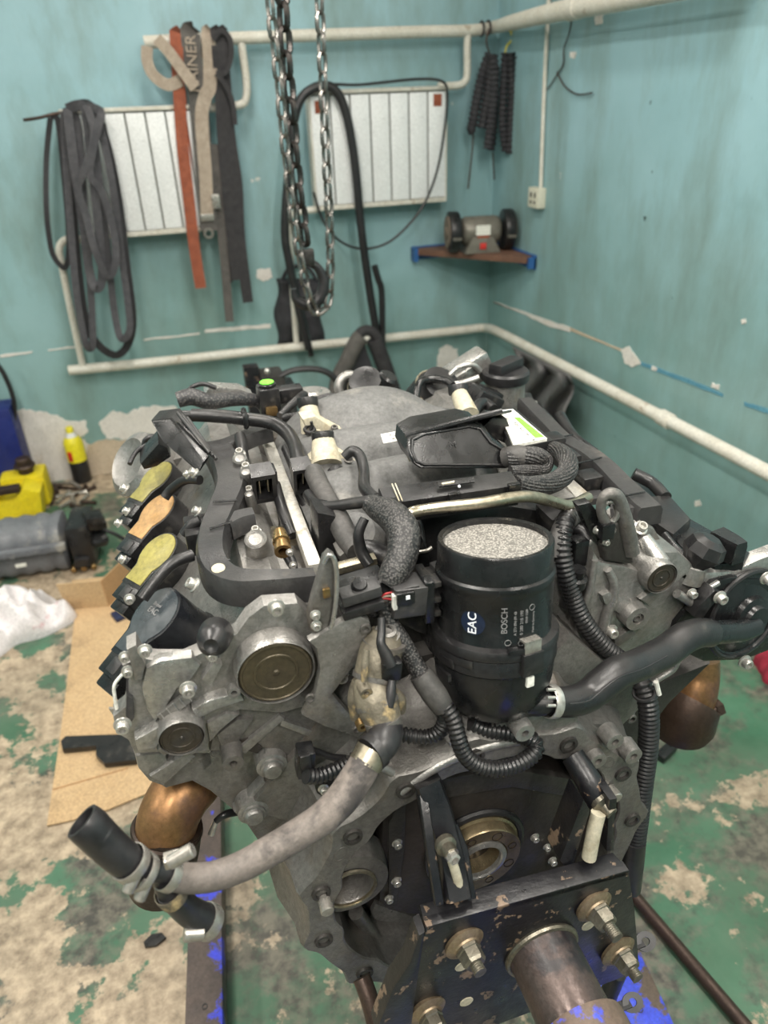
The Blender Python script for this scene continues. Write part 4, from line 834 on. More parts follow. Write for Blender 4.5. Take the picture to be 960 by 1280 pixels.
polyY('head_rear_face', 'alu_dark', [(166, 942), (202, 936), (258, 936), (276, 900), (330, 888), (400, 884), (436, 900), (442, 940), (404, 990), (372, 1012), (330, 1036), (300, 1022), (262, 990), (240, 978), (207, 987), (178, 968)], .585, .03, .006)
polyY('head_rear_panel', 'alu_dark', [(268, 905), (300, 884), (390, 880), (424, 895), (428, 925), (380, 952), (330, 936), (262, 940)], .574, .02, .004)
polyY('head_corner_foot', 'alu', [(168, 945), (206, 942), (214, 960), (206, 985), (186, 978), (172, 962)], .575, .02, .006)
polyY('diagonal_rib', 'alu', [(186, 972), (236, 940), (246, 946), (206, 982)], .57, .02, .005)
polyY('diagonal_rib', 'alu', [(292, 1016), (330, 976), (338, 982), (302, 1026)], .572, .02, .004)
polyY('block_flange', 'alu_dark', [(300, 1020), (340, 980), (366, 968), (400, 985), (420, 1010), (378, 1040), (340, 1055), (322, 1052)], .57, .03, .005)
polyY('block_flange_step', 'alu_inner', [(345, 1000), (368, 990), (396, 1000), (380, 1018), (352, 1022)], .566, .006, .002)
polyY('arm_rib', 'alu_bright', [(240, 888), (262, 876), (300, 866), (306, 876), (270, 888), (246, 900)], .553, .02, .003)
polyY('arm_rib', 'alu_bright', [(168, 926), (200, 908), (212, 902), (216, 910), (204, 920), (196, 936), (172, 940)], .553, .02, .004)
polyY('arm_rib', 'alu', [(196, 940), (205, 925), (222, 918), (226, 936), (205, 946)], .552, .02, .004)
polyY('arm_rib', 'alu_bright', [(252, 850), (268, 828), (278, 832), (264, 858)], .556, .02, .002)
polyY('arm_rib', 'alu', [(158, 812), (170, 806), (182, 830), (178, 850), (168, 852), (164, 834)], .558, .02, .003)
polyY('side_bracket', 'plastic_dusty', [(158, 870), (166, 874), (168, 898), (164, 905), (157, 896)], .56, .03, .002)
hose('vent_wire', 'sticker', [(158, 838, .57), (144, 854, .57), (143, 868, .57), (146, 886, .57)], 2.2)
polyY('small_tab', 'steel', [(136, 886), (160, 888), (162, 896), (150, 908), (144, 898)], .575, .003, .0)
def plug(px, py, Y, rp, m, rings=True):
    p = P(px, py, Y); k = mpp(p); r_ = rp * k
    b = MB().m(m); b.lathe(p, BACK, [(r_, -.012), (r_, -.001), (r_ * .95, .002), (r_ * .9, .0025), (r_ * .88, .0012), (r_ * .62, .0012), (r_ * .6, .0022), (r_ * .54, .0022), (r_ * .52, .0012), (r_ * .1, .0012), (r_ * .06, .0025), (.0, .0028)], 48); b.mats and None; o = b.build('camshaft_plug', EN, angle=25)
    b = MB().m('alu'); b.lathe(p, BACK, [(r_ * 1.1, -.03), (r_ * 1.08, -.006), (r_ * 1.06, .001), (r_ * 1.02, .003), (r_ * 1.0, -.004)], 48); b.build('plug_seat', o)
    return o
plug(345, 840, .547, 47, 'plug_tan'); plug(227, 921, .545, 27, 'plug')
polyY('triangular_bracket', 'alu', [(386, 802), (436, 773), (450, 770), (462, 776), (466, 790), (448, 826), (416, 868), (438, 894), (457, 914), (448, 923), (404, 908), (378, 895), (394, 868), (400, 838), (396, 812)], .54, .009, .003)
boss(457, 786, .539, 7, 4, .0015, 'alu_dark', name='bracket_hole'); boss(446, 912, .539, 5, 3, .0015, 'alu_dark', name='bracket_hole')
boss(388, 873, .539, 6, 4.5, .0012, 'alu_dark', name='bracket_hole'); boss(292, 863, .548, 8, 4, .004); boss(290, 944, .56, 13, 5, .012, 'alu_dark')
for px, py, Y, r_ in ((153, 905, .55, 11), (235, 860, .552, 11), (156, 820, .565, 7.5), (160, 838, .562, 8), (181, 812, .555, 9), (265, 818, .55, 8), (345, 758, .55, 11), (426, 843, .555, 10), (237, 856, .556, 6), (162, 748, .66, 7)): bolt(px, py, Y, r_)
for px, py, r_ in ((340, 958, 15), (317, 1016, 15)):
    p = P(px, py, .565); k = mpp(p); b = MB().m('alu'); b.lathe(p, BACK, [(r_ * k * 1.4, -.02), (r_ * k * 1.3, .0), (r_ * k, .001), (r_ * k, .004), (r_ * k * .84, .0045), (r_ * k * .8, .008), (r_ * k * .7, .0095), (0, .0095)], 28); b.build('head_bolt', EN)
for pts in ([(298, 936), (350, 894), (357, 899), (306, 944)], [(352, 900), (392, 914), (424, 930), (420, 937), (386, 922), (350, 908)], [(332, 940), (376, 960), (372, 968), (328, 948)], [(372, 972), (404, 940), (410, 946), (380, 978)]):
    polyY('cast_ridge', 'alu', pts, .569, .02, .003)
polyY('dark_crescent', 'inner_dark', [(300, 926), (312, 922), (328, 934), (322, 942), (306, 938)], .5725, .003, .0005)  # flat dark sliver, a slot's shade put in as colour
polyY('casting_wedge', 'alu', [(258, 905), (282, 892), (300, 894), (276, 914), (262, 930)], .562, .015, .004)
polyY('casting_wedge', 'alu_dark', [(270, 920), (296, 900), (318, 900), (300, 926), (278, 940)], .567, .015, .005)
# rubber plug cap
p = P(268, 797, .56); k = mpp(p); b = MB().m('rubber'); b.lathe(p, V((-.2, -1, .35)), [(22 * k, -.012), (21 * k, .004), (19 * k, .012), (16 * k, .014), (9 * k, .022), (4 * k, .021), (0, .019)], 28); b.build('rubber_cap', EN)

# ---- right bank, rear end
polyY('rear_cover', 'alu', [(742, 688), (752, 703), (782, 708), (800, 714), (822, 690), (850, 690), (884, 722), (870, 750), (852, 792), (846, 838), (822, 856), (772, 896), (738, 882), (724, 850), (716, 800), (732, 760)], .6, .06, .006)
polyY('head_rear_face', 'alu_inner', [(700, 882), (772, 896), (830, 852), (891, 828), (838, 879), (818, 905), (802, 935), (790, 960), (740, 960)], .635, .03, .006)
polyY('cover_ridge', 'alu', [(752, 745), (762, 740), (796, 755), (812, 770), (804, 790), (792, 786), (776, 770), (756, 756)], .592, .02, .006)
polyY('cover_ridge', 'alu', [(800, 750), (822, 735), (832, 740), (812, 758)], .592, .02, .004)
polyY('cover_ridge', 'alu_dark', [(768, 800), (790, 786), (796, 794), (770, 812)], .592, .02, .004)
hose('cover_rim', 'alu', [(744, 700, .6), (736, 740, .598), (722, 790, .598), (724, 840, .598), (742, 878, .598), (772, 892, .598), (818, 852, .598), (844, 832, .598), (852, 790, .598), (868, 752, .598)], 4.5)
hose('cover_rim', 'alu', [(760, 712, .598), (768, 735, .596), (758, 770, .596), (750, 810, .596), (760, 850, .596)], [5, 6, 7, 6, 4])
boss(792, 768, .59, 17, 8, .01, 'alu', name='screw_boss'); bolt(792, 768, .59, 8, me=BMD)
plug(826, 722, .585, 21, 'plug')
bolt(763, 788, .592, 9); bolt(785, 893, .6, 9, me=BMD); bolt(690, 815, .6, 9, me=BMD)
for px, py in ((763, 920), (786, 938), (742, 944)): boss(px, py, .49, 12, 5, .01, 'alu', name='flange_boss')
boss(649, 905, .485, 13, 5, .014, 'alu_bright', name='flange_boss')
polyY('upper_flange_plate', 'alu', [(560, 930), (600, 912), (640, 902), (690, 890), (724, 893), (722, 928), (690, 922), (650, 922), (610, 930), (570, 948)], .495, .05, .005)
polyY('upper_flange_plate', 'alu_dark', [(470, 960), (500, 930), (545, 905), (590, 890), (640, 880), (690, 880), (690, 905), (620, 915), (560, 938), (500, 985)], .53, .05, .005)
polyY('upper_flange_plate', 'alu_dark', [(716, 905), (760, 905), (800, 940), (812, 985), (790, 965), (752, 935)], .52, .06, .005)
hose('casting_rib', 'alu', [(442, 948, .5), (480, 960, .498), (520, 985, .496)], [5, 6, 5])
hose('casting_rib', 'alu', [(500, 990, .492), (545, 958, .492), (600, 935, .492), (650, 925, .492)], [6, 7, 7, 6])

# ---- ignition coils on the left bank
def teardrop(px, py, a, fm, bm_, label=None, rr_=.033, writing=False):
    c = PB(px, py, a); n = V((-.48, -.14, .86)).normalized(); e1 = V((-.8, -.5, -.4)); e1 = (e1 - n * e1.dot(n)).normalized(); e2 = n.cross(e1)
    r = empty('ignition_coil', c - n * .06); 
    ORIGIN[r] = c - n * .06; r.parent = EN; r.location = ORIGIN[r] - ORIGIN[EN]
    def out(rad, ext, hw): 
        pts = []
        for k_ in range(19):
            t = math.radians(50 + 260 * k_ / 18); pts.append((rad * math.cos(t), rad * math.sin(t)))
        pts += [(rad * .8, -hw), (ext, -hw), (ext, hw), (rad * .8, hw)]; return pts
    b = MB().m(bm_); b.prism([c + e1 * x + e2 * y for x, y in out(rr_, rr_ + .02, .023)], -n * .05, .0015); body = b.build('coil_body', r)
    b = MB().m(fm); b.prism([c + n * .0012 + e1 * x + e2 * y for x, y in out(rr_ - .003, rr_ + .014, .0195)], -n * .004, .0005); b.build('coil_top', r)
    b = MB().m(bm_); b.lathe(c - n * .07, n, [(.0, 0), (rr_ + .004, 0), (rr_ + .004, .012), (rr_ + .001, .016), (rr_, .03)], 28); b.build('coil_skirt', r)
    b = MB().m('plastic_clean'); q = c + e1 * (rr_ + .026) - n * .014; R_ = Matrix((e1, e2, n)).transposed(); b.box(q, (.032, .044, .026), R_, bev=.002); b.box(q + e1 * .016 - n * .008, (.026, .036, .03), R_, bev=.003); cn = b.build('connector', r)
    b = MB().m('plastic'); b.box(q + e1 * .004 + n * .012, (.016, .018, .004), R_, bev=.001); b.build('latch', cn)
    b = MB().m(bm_); q2 = c - e1 * .004 + e2 * (-rr_ - .012) - n * .052; b.cyl(q2 - n * .01, q2 + n * .006, .012, seg=16); b.box(q2 + e2 * .012, (.022, .02, .012), R_); b.build('screw_lug', r)
    place('bolt', BM, q2 + n * .006, n, .008, r)
    q3 = c + e1 * .02 + e2 * (-rr_ - .004) - n * .05
    place('bolt', BM, c + e1 * (rr_ + .02) + e2 * -.026 - n * .04, n, .0075, r)
    return r, c, e1, e2, n
teardrop(195, 596, .445, 'magnet_yellow', 'plastic')
teardrop(196, 638, .445, 'magnet_orange', 'plastic')
teardrop(196, 691, .445, 'magnet_yellow', 'plastic')
rc, c, e1, e2, n = teardrop(193, 768, .472, 'coil_face', 'coil_black', rr_=.034)
letters('lettering', 'EAC', .0095, 'print_grey', c + n * .0016 + e1 * -.002 - e2 * .004, e2, n, rc)
letters('lettering', 'Bremi', .006, 'print_grey', c + n * .0016 - e1 * .010 - e2 * .004, e2, n, rc)
# pencil leads between coils
for pts, r_ in (([(240, 694, .7), (216, 704, .69), (196, 724, .68), (178, 748, .67)], 8), ([(250, 600, .9), (232, 600, .92), (214, 612, .94), (206, 622, .94)], 6), ([(250, 650, .78), (240, 656, .78), (230, 668, .78)], 7)):
    hose('coil_lead', 'rubber', pts, r_)
for px, py, Y, r_ in ((244, 732, .63, 10), (244, 592, .86, 7), (236, 594, .87, 6), (248, 640, .8, 7), (158, 612, .98, 7), (150, 655, .9, 6), (155, 700, .8, 6), (160, 640, .9, 6)): bolt(px, py, Y, r_, NL)
# connector blocks at the outer edge
# front corner casting of left bank
p = P(172, 582, 1.17); b = MB().m('alu'); b.lathe(p, V((-.7, -.35, .6)), [(0, -.06), (.06, -.06), (.062, -.02), (.056, .01), (.042, .02), (.034, .014), (0, .012)], 28); b.build('front_cap_housing', EN)
hose('overflow_hose', 'rubber_black', [(162, 580, 1.02), (170, 565, 1.04), (186, 555, 1.06), (205, 548, 1.08)], 3)
hose('overflow_hose', 'rubber_black', [(180, 558, 1.1), (182, 550, 1.1), (190, 546, 1.1), (202, 547, 1.1)], 3.5)
# black ramp shaped housing on the left
yr = 1.0
b = MB().m('plastic_clean'); f_ = [P(188, 526, yr), P(214, 523, yr - .02), P(254, 578, yr - .12), P(249, 590, yr - .12), P(240, 584, yr - .11), P(203, 553, yr - .04)]
b.prism(f_, V((.014, .03, .002)), .003); ho = b.build('coil_cover_housing', EN)
b = MB().m('plastic_clean'); b.prism([P(198, 554, yr + .0), P(210, 560, yr), P(214, 572, yr), P(196, 584, yr), P(180, 588, yr), P(175, 580, yr)], V((.0, .05, 0)), .005); b.build('lower_housing', EN)
for k_ in range(3):
    hose('housing_fin', 'plastic_dusty', [(222 + 6 * k_, 516 + 3 * k_, .98), (246 + 6 * k_, 546 + 5 * k_, .93), (262 + 4 * k_, 566 + 4 * k_, .9)], 2.2)

# ---- cable ducts
def duct(name, m, pts, wpx, Zs, th=.024, par=None):
    q = [PZ(x, y, z) for (x, y), z in zip(pts, Zs)]; k = mpp(q[len(q) // 2])
    rr_ = [w_ * mpp(a) for w_, a in zip(wpx, q)]
    path = catmull(q, 5); rad = [v.x for v in catmull([V((a, 0, 0)) for a in rr_], 5)]
    b = MB().m(m); prof = [(-1, -.5), (-1, .25), (-.78, .5), (.78, .5), (1, .25), (1, -.5)]; rings = []
    for i, p in enumerate(path):
        t = (path[min(i + 1, len(path) - 1)] - path[max(i - 1, 0)]).normalized(); x = t.cross(UPZ).normalized(); y = x.cross(t)
        rings.append([b.bm.verts.new(p + x * (a * rad[i]) + y * (c_ * th)) for a, c_ in prof])
    for A_, B_ in zip(rings, rings[1:]):
        for j in range(6): b.f([A_[j], A_[(j + 1) % 6], B_[(j + 1) % 6], B_[j]])
    b.f(rings[0][::-1]); b.f(rings[-1]); return b.build(name, par or EN, angle=30)
dl = duct('cable_duct', 'plastic_dusty', [(272, 562), (284, 585), (290, 612), (278, 645), (268, 672), (266, 700), (276, 722), (300, 733), (345, 733), (392, 730)], [18, 19, 20, 20, 19, 19, 19, 18, 15, 12], [1.21, 1.22, 1.22, 1.22, 1.22, 1.225, 1.225, 1.23, 1.23, 1.225], .03)
duct('duct_branch', 'plastic_dusty', [(268, 566), (292, 556), (316, 546), (336, 540)], [12, 11, 11, 12], [1.215, 1.22, 1.22, 1.22], .022, dl)
duct('duct_branch', 'plastic_dusty', [(282, 660), (300, 652), (318, 648)], [15, 13, 12], [1.22, 1.22, 1.22], .022, dl)
duct('duct_branch', 'plastic', [(262, 655), (248, 662), (240, 670)], [11, 10, 9], [1.215, 1.21, 1.2], .02, dl)
for x0, y0, x1, y1 in ((266, 627, 296, 625), (262, 661, 290, 652), (262, 705, 288, 700)):
    b = MB().m('plastic_clean'); b.tube([PZ(x0, y0, 1.238), PZ(x1, y1, 1.238)], .0014, seg=6, sub=1); b.build('duct_seam', dl)
for x0, y0 in ((273, 711), (292, 722)):
    p = PZ(x0, y0, 1.241); b = MB().m('cream'); b.lathe(p, UPZ, [(.0, 0), (.007, 0), (.007, .001), (.004, .0015), (0, .001)], 16, sx=1.3); b.build('moulding_mark', dl)
b = MB().m('plastic'); b.box(PZ(248, 668, 1.205), (.03, .05, .03), bev=.003); b.build('duct_clip', dl)
polyY('duct_lower_edge', 'plastic', [(264, 720), (276, 738), (300, 746), (350, 748), (392, 742), (392, 752), (350, 757), (300, 756), (270, 746)], .632, .03, .003, dl)

dr = duct('cable_duct', 'plastic_dusty', [(656, 506), (684, 535), (706, 557), (735, 573), (756, 590), (775, 610), (800, 634), (812, 645)], [10, 11, 12, 14, 15, 16, 18, 17], [1.2] * 8, .026)
duct('duct_branch', 'plastic_dusty', [(800, 636), (785, 642), (765, 644)], [14, 12, 10], [1.2, 1.195, 1.19], .026, dr)
for x0, y0, x1, y1 in ((718, 580, 752, 572), (780, 620, 806, 615), (696, 548, 716, 543)):
    b = MB().m('plastic_clean'); b.tube([PZ(x0, y0, 1.2165), PZ(x1, y1, 1.2165)], .0013, seg=6, sub=1); b.build('duct_seam', dr)
for x0, y0, z in ((690, 552, 1.21), (708, 574, 1.212), (735, 600, 1.2)):
    b = MB().m('plastic'); b.box(PZ(x0, y0, z), (.03, .03, .02), bev=.003); b.build('duct_clip', dr)
# long dark shield on the outside of the right bank
polyZ('side_shield', 'plastic_clean', [(672, 500), (700, 530), (740, 560), (778, 592), (836, 617), (864, 648), (900, 668), (938, 690), (930, 702), (894, 706), (858, 690), (838, 668), (806, 640), (786, 612), (740, 580), (700, 548)], 1.13, .05, .004)
polyZ('shield_step', 'plastic', [(836, 617), (864, 648), (842, 668), (800, 640), (795, 622)], 1.145, .03, .004)
for px, py in ((862, 668), (880, 690)):
    pass
hose('coil_lead', 'rubber', [(792, 592, .82), (815, 604, .8), (832, 622, .76)], 8)
hose('coil_lead', 'rubber', [(700, 520, 1.1), (716, 545, 1.02), (742, 566, .95)], 7)
duct('coil_connector', 'plastic_clean', [(894, 674), (912, 684), (925, 692)], [14, 13, 10], [1.15, 1.15, 1.15], .03)
hose('shield_edge', 'plastic', [(830, 668, .66), (850, 690, .63), (874, 704, .61)], 5)
for px, py, Y in ((667, 508, 1.14),): bolt(px, py, Y, 6, UPZ)
p = P(800, 655, .69); 
polyY('cover_casting', 'alu', [(790, 668), (806, 655), (820, 662), (836, 690), (830, 706), (800, 712), (786, 694)], .63, .06, .006); bolt(800, 661, .63, 9, V((0, -.5, .8)))
hose('cover_rib', 'alu_bright', [(804, 672, .625), (816, 690, .61), (824, 704, .6)], [9, 12, 14])
# knob on its post
p0, p1 = P(858, 726, .61), P(868, 704, .61); b = MB().m('alu'); b.cyl(p0, p1, .019, .017, 20, .002); b.build('knob_post', EN)
k = mpp(p1); b = MB().m('rubber'); b.lathe(P(867, 706, .61), V((.35, -.12, .9)), [(0, 0), (15 * k, 0), (17 * k, .006), (24 * k, .016), (26 * k, .022), (22 * k, .036), (12 * k, .042), (0, .042)], 8); b.build('rubber_cap', EN, angle=25)
polyY('post_foot', 'alu', [(842, 724), (858, 712), (874, 722), (882, 748), (860, 750), (846, 745)], .6, .04, .006)
hose('cover_rib', 'alu', [(846, 742, .59), (862, 752, .59), (872, 760, .59)], 6); bolt(864, 741, .588, 7)

# ---- air valve on the right rear corner
vc = P(934, 770, .585); k = mpp(vc)
polyY('valve_bracket', 'alu_bright', [(868, 728), (880, 716), (920, 714), (948, 700), (975, 690), (985, 715), (960, 735), (900, 745), (872, 760)], .6, .02, .004)
hose('bracket_rib', 'alu_bright', [(868, 760, .59), (880, 740, .588), (898, 728, .588)], 4)
av = polyY('air_valve', 'plastic_clean', [(845, 780), (856, 766), (876, 744), (892, 728), (916, 722), (950, 724), (985, 740), (990, 790), (960, 815), (930, 826), (880, 828), (858, 818), (840, 800)], .592, .03, .006)
b = MB().m('plastic_clean'); vx = V((.12, -1, .12)); b.lathe(V((vc.x, .595, vc.z)), vx, [(.064, -.02), (.064, .004), (.061, .008), (.057, .006), (.03, .012), (.028, .019), (.02, .021), (.018, .027), (0, .028)], 40); b.build('valve_dome', av)
b = MB().m('rubber'); b.torus(V((vc.x, .588, vc.z)), vx, .062, .004, 40, 8); b.build('valve_rim', av)
polyY('valve_arm', 'plastic', [(868, 772), (874, 758), (894, 738), (904, 742), (886, 764), (878, 776)], .574, .02, .003, av)
for px, py in ((899, 746), (930, 826), (957, 722)): bolt(px, py, .572, 9, me=BM, par=av)

# ---- intake manifold
b = MB().m('manifold'); X0, X1, Y0, Y1 = .10, .46, .74, 1.13
domes = [(.27, 1.06, .16, .085, .152), (.38, .99, .09, .12, .12), (.25, .955, .17, .06, .135), (.18, .93, .085, .09, .12), (.25, .86, .17, .055, .122), (.19, .83, .1, .055, .105), (.36, .87, .1, .07, .105), (.25, .785, .17, .045, .105), (.17, 1.0, .07, .07, .118)]
def mf(u, v):
    x = X0 + (X1 - X0) * u; y = Y0 + (Y1 - Y0) * v; s_ = 0
    for cx, cy, rx, ry, hh_ in domes:
        d_ = ((x - cx) / rx) ** 2 + ((y - cy) / ry) ** 2
        hv = hh_ * max(0, 1 - d_) ** .42; s_ += math.exp(hv * 130)
    z = math.log(s_) / 130 - math.log(len(domes)) / 130 * .6 + .0022 * math.sin(x * 38 + y * 60)
    edge = min(u, 1 - u, v, 1 - v); z = 1.115 + max(z, 0) - (.1 if edge < .001 else 0)
    return V((x, y, z))
vs = b.grid(mf, 56, 56); im = b.build('intake_manifold', EN, angle=70)
def lab(pts, Z, m, name, par, th=.001):
    b = MB().m(m); b.prism([PZ(x, y, Z) for x, y in pts], (0, 0, th)); return b.build(name, par)
lb_c = PZ(493, 546, 1.245)
b = MB().m('sticker'); lx = V((1, -.02, .04)).normalized(); ly = V((.0, .8, .6)); b.prism([lb_c + lx * x + ly * y for x, y in ((-.018, -.0075), (.018, -.0075), (.018, .0075), (-.018, .0075))], lx.cross(ly) * .001); ml = b.build('manifold_label', im)
letters('lettering', 'A 273', .006, 'print_dark', lb_c + ly * .003 + lx.cross(ly) * .0014, lx, lx.cross(ly), im, .0001)
letters('lettering', '140 07', .005, 'print_dark', lb_c - ly * .003 + lx.cross(ly) * .0014, lx, lx.cross(ly), im, .0001)

# ---- valley filler: dark lower casting, runners
b = MB().m('alu_inner'); b.box((EX, .86, 1.05), (.3, .52, .1), bev=.02); b.build('valley_casting', EN)
polyY('runner_end', 'plastic', [(522, 640), (640, 632), (690, 640), (700, 690), (620, 720), (540, 710), (518, 680)], .68, .06, .01)
polyY('rear_plate', 'alu_inner', [(430, 735), (540, 715), (560, 760), (560, 850), (500, 880), (470, 840), (440, 790)], .625, .02, .006)
polyY('rear_plate', 'plastic', [(690, 650), (740, 640), (752, 700), (740, 790), (715, 840), (690, 780)], .64, .04, .008)

# ---- fuel rail
fz = 1.2; f0, f1 = PZ(329, 534, fz), PZ(394, 706, fz); d_ = (f1 - f0).normalized(); xs = V((-d_.y, d_.x, 0))
R_ = Matrix((xs, d_, UPZ)).transposed()
b = MB().m('rail_alu'); b.box((f0 + f1) / 2 - V((0, 0, .008)), (.0155, (f1 - f0).length, .018), R_, bev=.0012); fr_ = b.build('fuel_rail', EN)
b = MB().m('steel_tan'); b.prism([PZ(338, 658, 1.19), PZ(362, 656, 1.19), PZ(372, 664, 1.19), PZ(340, 668, 1.19)], (0, 0, -.02), .001); b.build('rail_bracket', fr_)
p = P(350, 668, .69); b = MB().m('brass'); k = mpp(p); dirf = (P(354, 690, .66) - p); b.lathe(p, dirf, [(0, -.004), (8 * k, -.004), (9 * k, .002), (9 * k, .008), (11 * k, .009), (11 * k, .014), (8.5 * k, .015), (8.5 * k, .022), (10.5 * k, .024), (10.5 * k, .03), (6 * k, .03), (6 * k, .012), (0, .012)], 24); b.build('fuel_fitting', fr_)
b = MB().m('rail_alu'); b.prism([PZ(x, y, 1.2) for x, y in ((694, 590), (704, 588), (738, 618), (722, 624))], (0, 0, -.018), .001); b.build('fuel_rail', EN)
# cross bar behind the lifting eye
b = MB().m('steel_tan'); b.box((P(412, 707, .66) + P(470, 704, .64)) / 2, ((P(470, 704, .65) - P(412, 707, .65)).length, .014, .008), Matrix.Rotation(-.08, 3, 'Y'), bev=.001); b.build('cross_bar', EN)
# injector plugs
def socket_block(px, py, Y, w_, h_, d_=.03, m='plastic', hole=True, rot=None, pins=2):
    p = P(px, py, Y); k = mpp(p); r = MB().m(m); W, H = w_ * k / 2, h_ * k / 2; R_ = rot or Matrix.Rotation(.25, 3, 'X')
    def q(x, y, z): return p + R_ @ V((x, y, z))
    o_ = [(-W, -H), (W, -H), (W, H), (-W, H)]; i_ = [(x * .68, z * .72) for x, z in o_]
    A_ = [r.bm.verts.new(q(x, 0, z)) for x, z in o_]; B_ = [r.bm.verts.new(q(x, 0, z)) for x, z in i_]; Cc = [r.bm.verts.new(q(x, d_ * .8, z)) for x, z in i_]; Dd = [r.bm.verts.new(q(x * .9, d_, z * .9)) for x, z in o_]
    for j in range(4):
        j2 = (j + 1) % 4; r.f([A_[j], A_[j2], B_[j2], B_[j]]); r.f([B_[j], B_[j2], Cc[j2], Cc[j]]); r.f([A_[j], A_[j2], Dd[j2], Dd[j]])
    r.f(Cc); r.f(Dd); o = r.build('injector_plug', EN)
    for j in range(pins):
        b = MB().m('steel_tan'); x = (j - (pins - 1) / 2) * W * .7; b.box(q(x, d_ * .5, 0), (.0015, d_ * .6, H * .9), R_); b.build('contact_pin', o)
    return o
socket_block(331, 612, .82, 30, 44); socket_block(380, 602, .84, 26, 38, pins=1)
b = MB().m('plastic'); b.box(P(330, 594, .86), (.032, .03, .02), bev=.003); b.build('plug_cap', EN)
hose('injector_sleeve', 'plastic', [(377, 590, .86), (372, 572, .89), (368, 556, .93), (358, 540, .97), (340, 529, 1.0), (310, 524, 1.02), (270, 520, 1.03), (240, 519, 1.04)], [10, 9.5, 9, 9, 8.5, 8.5, 8.5, 8])
hose('thin_hose', 'rubber', [(240, 519, 1.04), (222, 519, 1.04), (205, 520, 1.04)], 6)
b = MB().m('plastic_clean'); a_, c_ = P(306, 523, 1.02), P(310, 523.5, 1.02); b.torus(a_, (1, 0, 0), .013, .004, 18, 6); b.build('hose_clip', EN)
hose('wrapped_loom', 'sock', [(222, 500, 1.12), (240, 496, 1.12), (262, 502, 1.12), (290, 499, 1.14), (318, 500, 1.16), (330, 510, 1.16)], [10, 11, 10, 9, 8, 6])
hose('overflow_hose', 'rubber_black', [(232, 494, 1.18), (240, 484, 1.18), (254, 480, 1.18), (270, 485, 1.18)], 3)
polyY('front_bracket', 'alu_bright', [(256, 492), (262, 484), (300, 486), (316, 494), (318, 506), (300, 502), (270, 500)], 1.2, .03, .003)
# ribs, knobs of the left cam cover
for px, py, Y, r_ in ((320, 676, .72, 14), (300, 575, .9, 9), (308, 592, .86, 8), (312, 620, .82, 6)): 
    p = P(px, py, Y); k = mpp(p); b = MB().m('alu'); b.lathe(p, V((-.1, -.45, .9)), [(r_ * k * 1.3, -.04), (r_ * k * 1.1, -.006), (r_ * k, .004), (r_ * k * .8, .006), (r_ * k * .6, .004), (0, .005)], 22); b.build('cover_boss', EN)
    bolt(px, py - r_ * .8, Y + .02, 7, V((-.1, -.3, .9)))
polyZ('inner_cover', 'alu', [(290, 712), (296, 690), (318, 672), (342, 672), (358, 690), (372, 722), (330, 726), (296, 724)], 1.185, .06, .006)
polyZ('inner_cover', 'alu', [(300, 660), (304, 600), (300, 560), (322, 552), (338, 600), (350, 650), (346, 672), (316, 676)], 1.175, .06, .006)
polyZ('inner_cover', 'alu_dark', [(344, 640), (356, 640), (384, 700), (392, 726), (372, 730), (356, 696)], 1.17, .04, .004)
letters('lettering', 'M', .012, 'alu_bright', PZ(326, 692, 1.1865), (1, 0.2, 0), UPZ, EN)
hose('valve_stem', 'rubber', [(358, 692, .68), (364, 702, .67), (368, 712, .66)], [7, 7, 5])
for px, py in ((362, 690), (430, 708), (366, 706)): bolt(px, py, .655, 5)

# ---- cream supports with black rubber caps
def support(base, top, w0, w1, cap_r, Yb, Yt):
    b = MB().m('cream'); a_, c_ = P(*base, Yb), P(*top, Yt); k = mpp(c_)
    b.tube([a_, a_.lerp(c_, .45), c_], [w0 * k, (w0 + w1) / 2 * k * 1.02, w1 * k], seg=16); o = b.build('support_post', EN)
    b = MB().m('rubber'); ax = (UPZ + (c_ - a_).normalized() * .6); b.lathe(c_, ax, [(0, -.004), (cap_r * k, -.004), (cap_r * k * 1.05, .0), (cap_r * k * 1.05, .009), (cap_r * k, .012), (cap_r * k * .82, .012), (cap_r * k * .78, .0095), (0, .0095)], 26); b.build('rubber_buffer', o); return o
s1 = support((392, 545), (385, 506), 15, 11, 12.5, 1.0, 1.04); s2 = support((408, 582), (404, 550), 20, 14, 13.5, .9, .93)
polyY('support_arm', 'cream', [(388, 575), (398, 566), (420, 562), (446, 576), (444, 586), (424, 584), (412, 578), (406, 590), (398, 600), (392, 592)], .905, .02, .004, s2)
polyY('support_arm', 'cream', [(378, 524), (394, 520), (412, 532), (428, 538), (430, 546), (416, 548), (402, 552), (388, 548)], .99, .03, .004, s1)
bolt(418, 538, .985, 6, V((0, -.3, 1)), me=BMD); bolt(436, 575, .9, 6, V((0, -.3, 1)), me=BMD)
b = MB().m('rubber'); b.tube([P(387, 538, .985), P(390, 533, .985), P(389, 527, .985)], .0025, seg=6); b.torus(P(387, 537, .985), (0, -.4, 1), .007, .003, 16, 6); b.build('support_clip', s1)
support((586, 520), (573, 490), 13, 10, 12, .96, 1.02)
support((604, 556), (607, 545), 11, 11, 10, .86, .88)

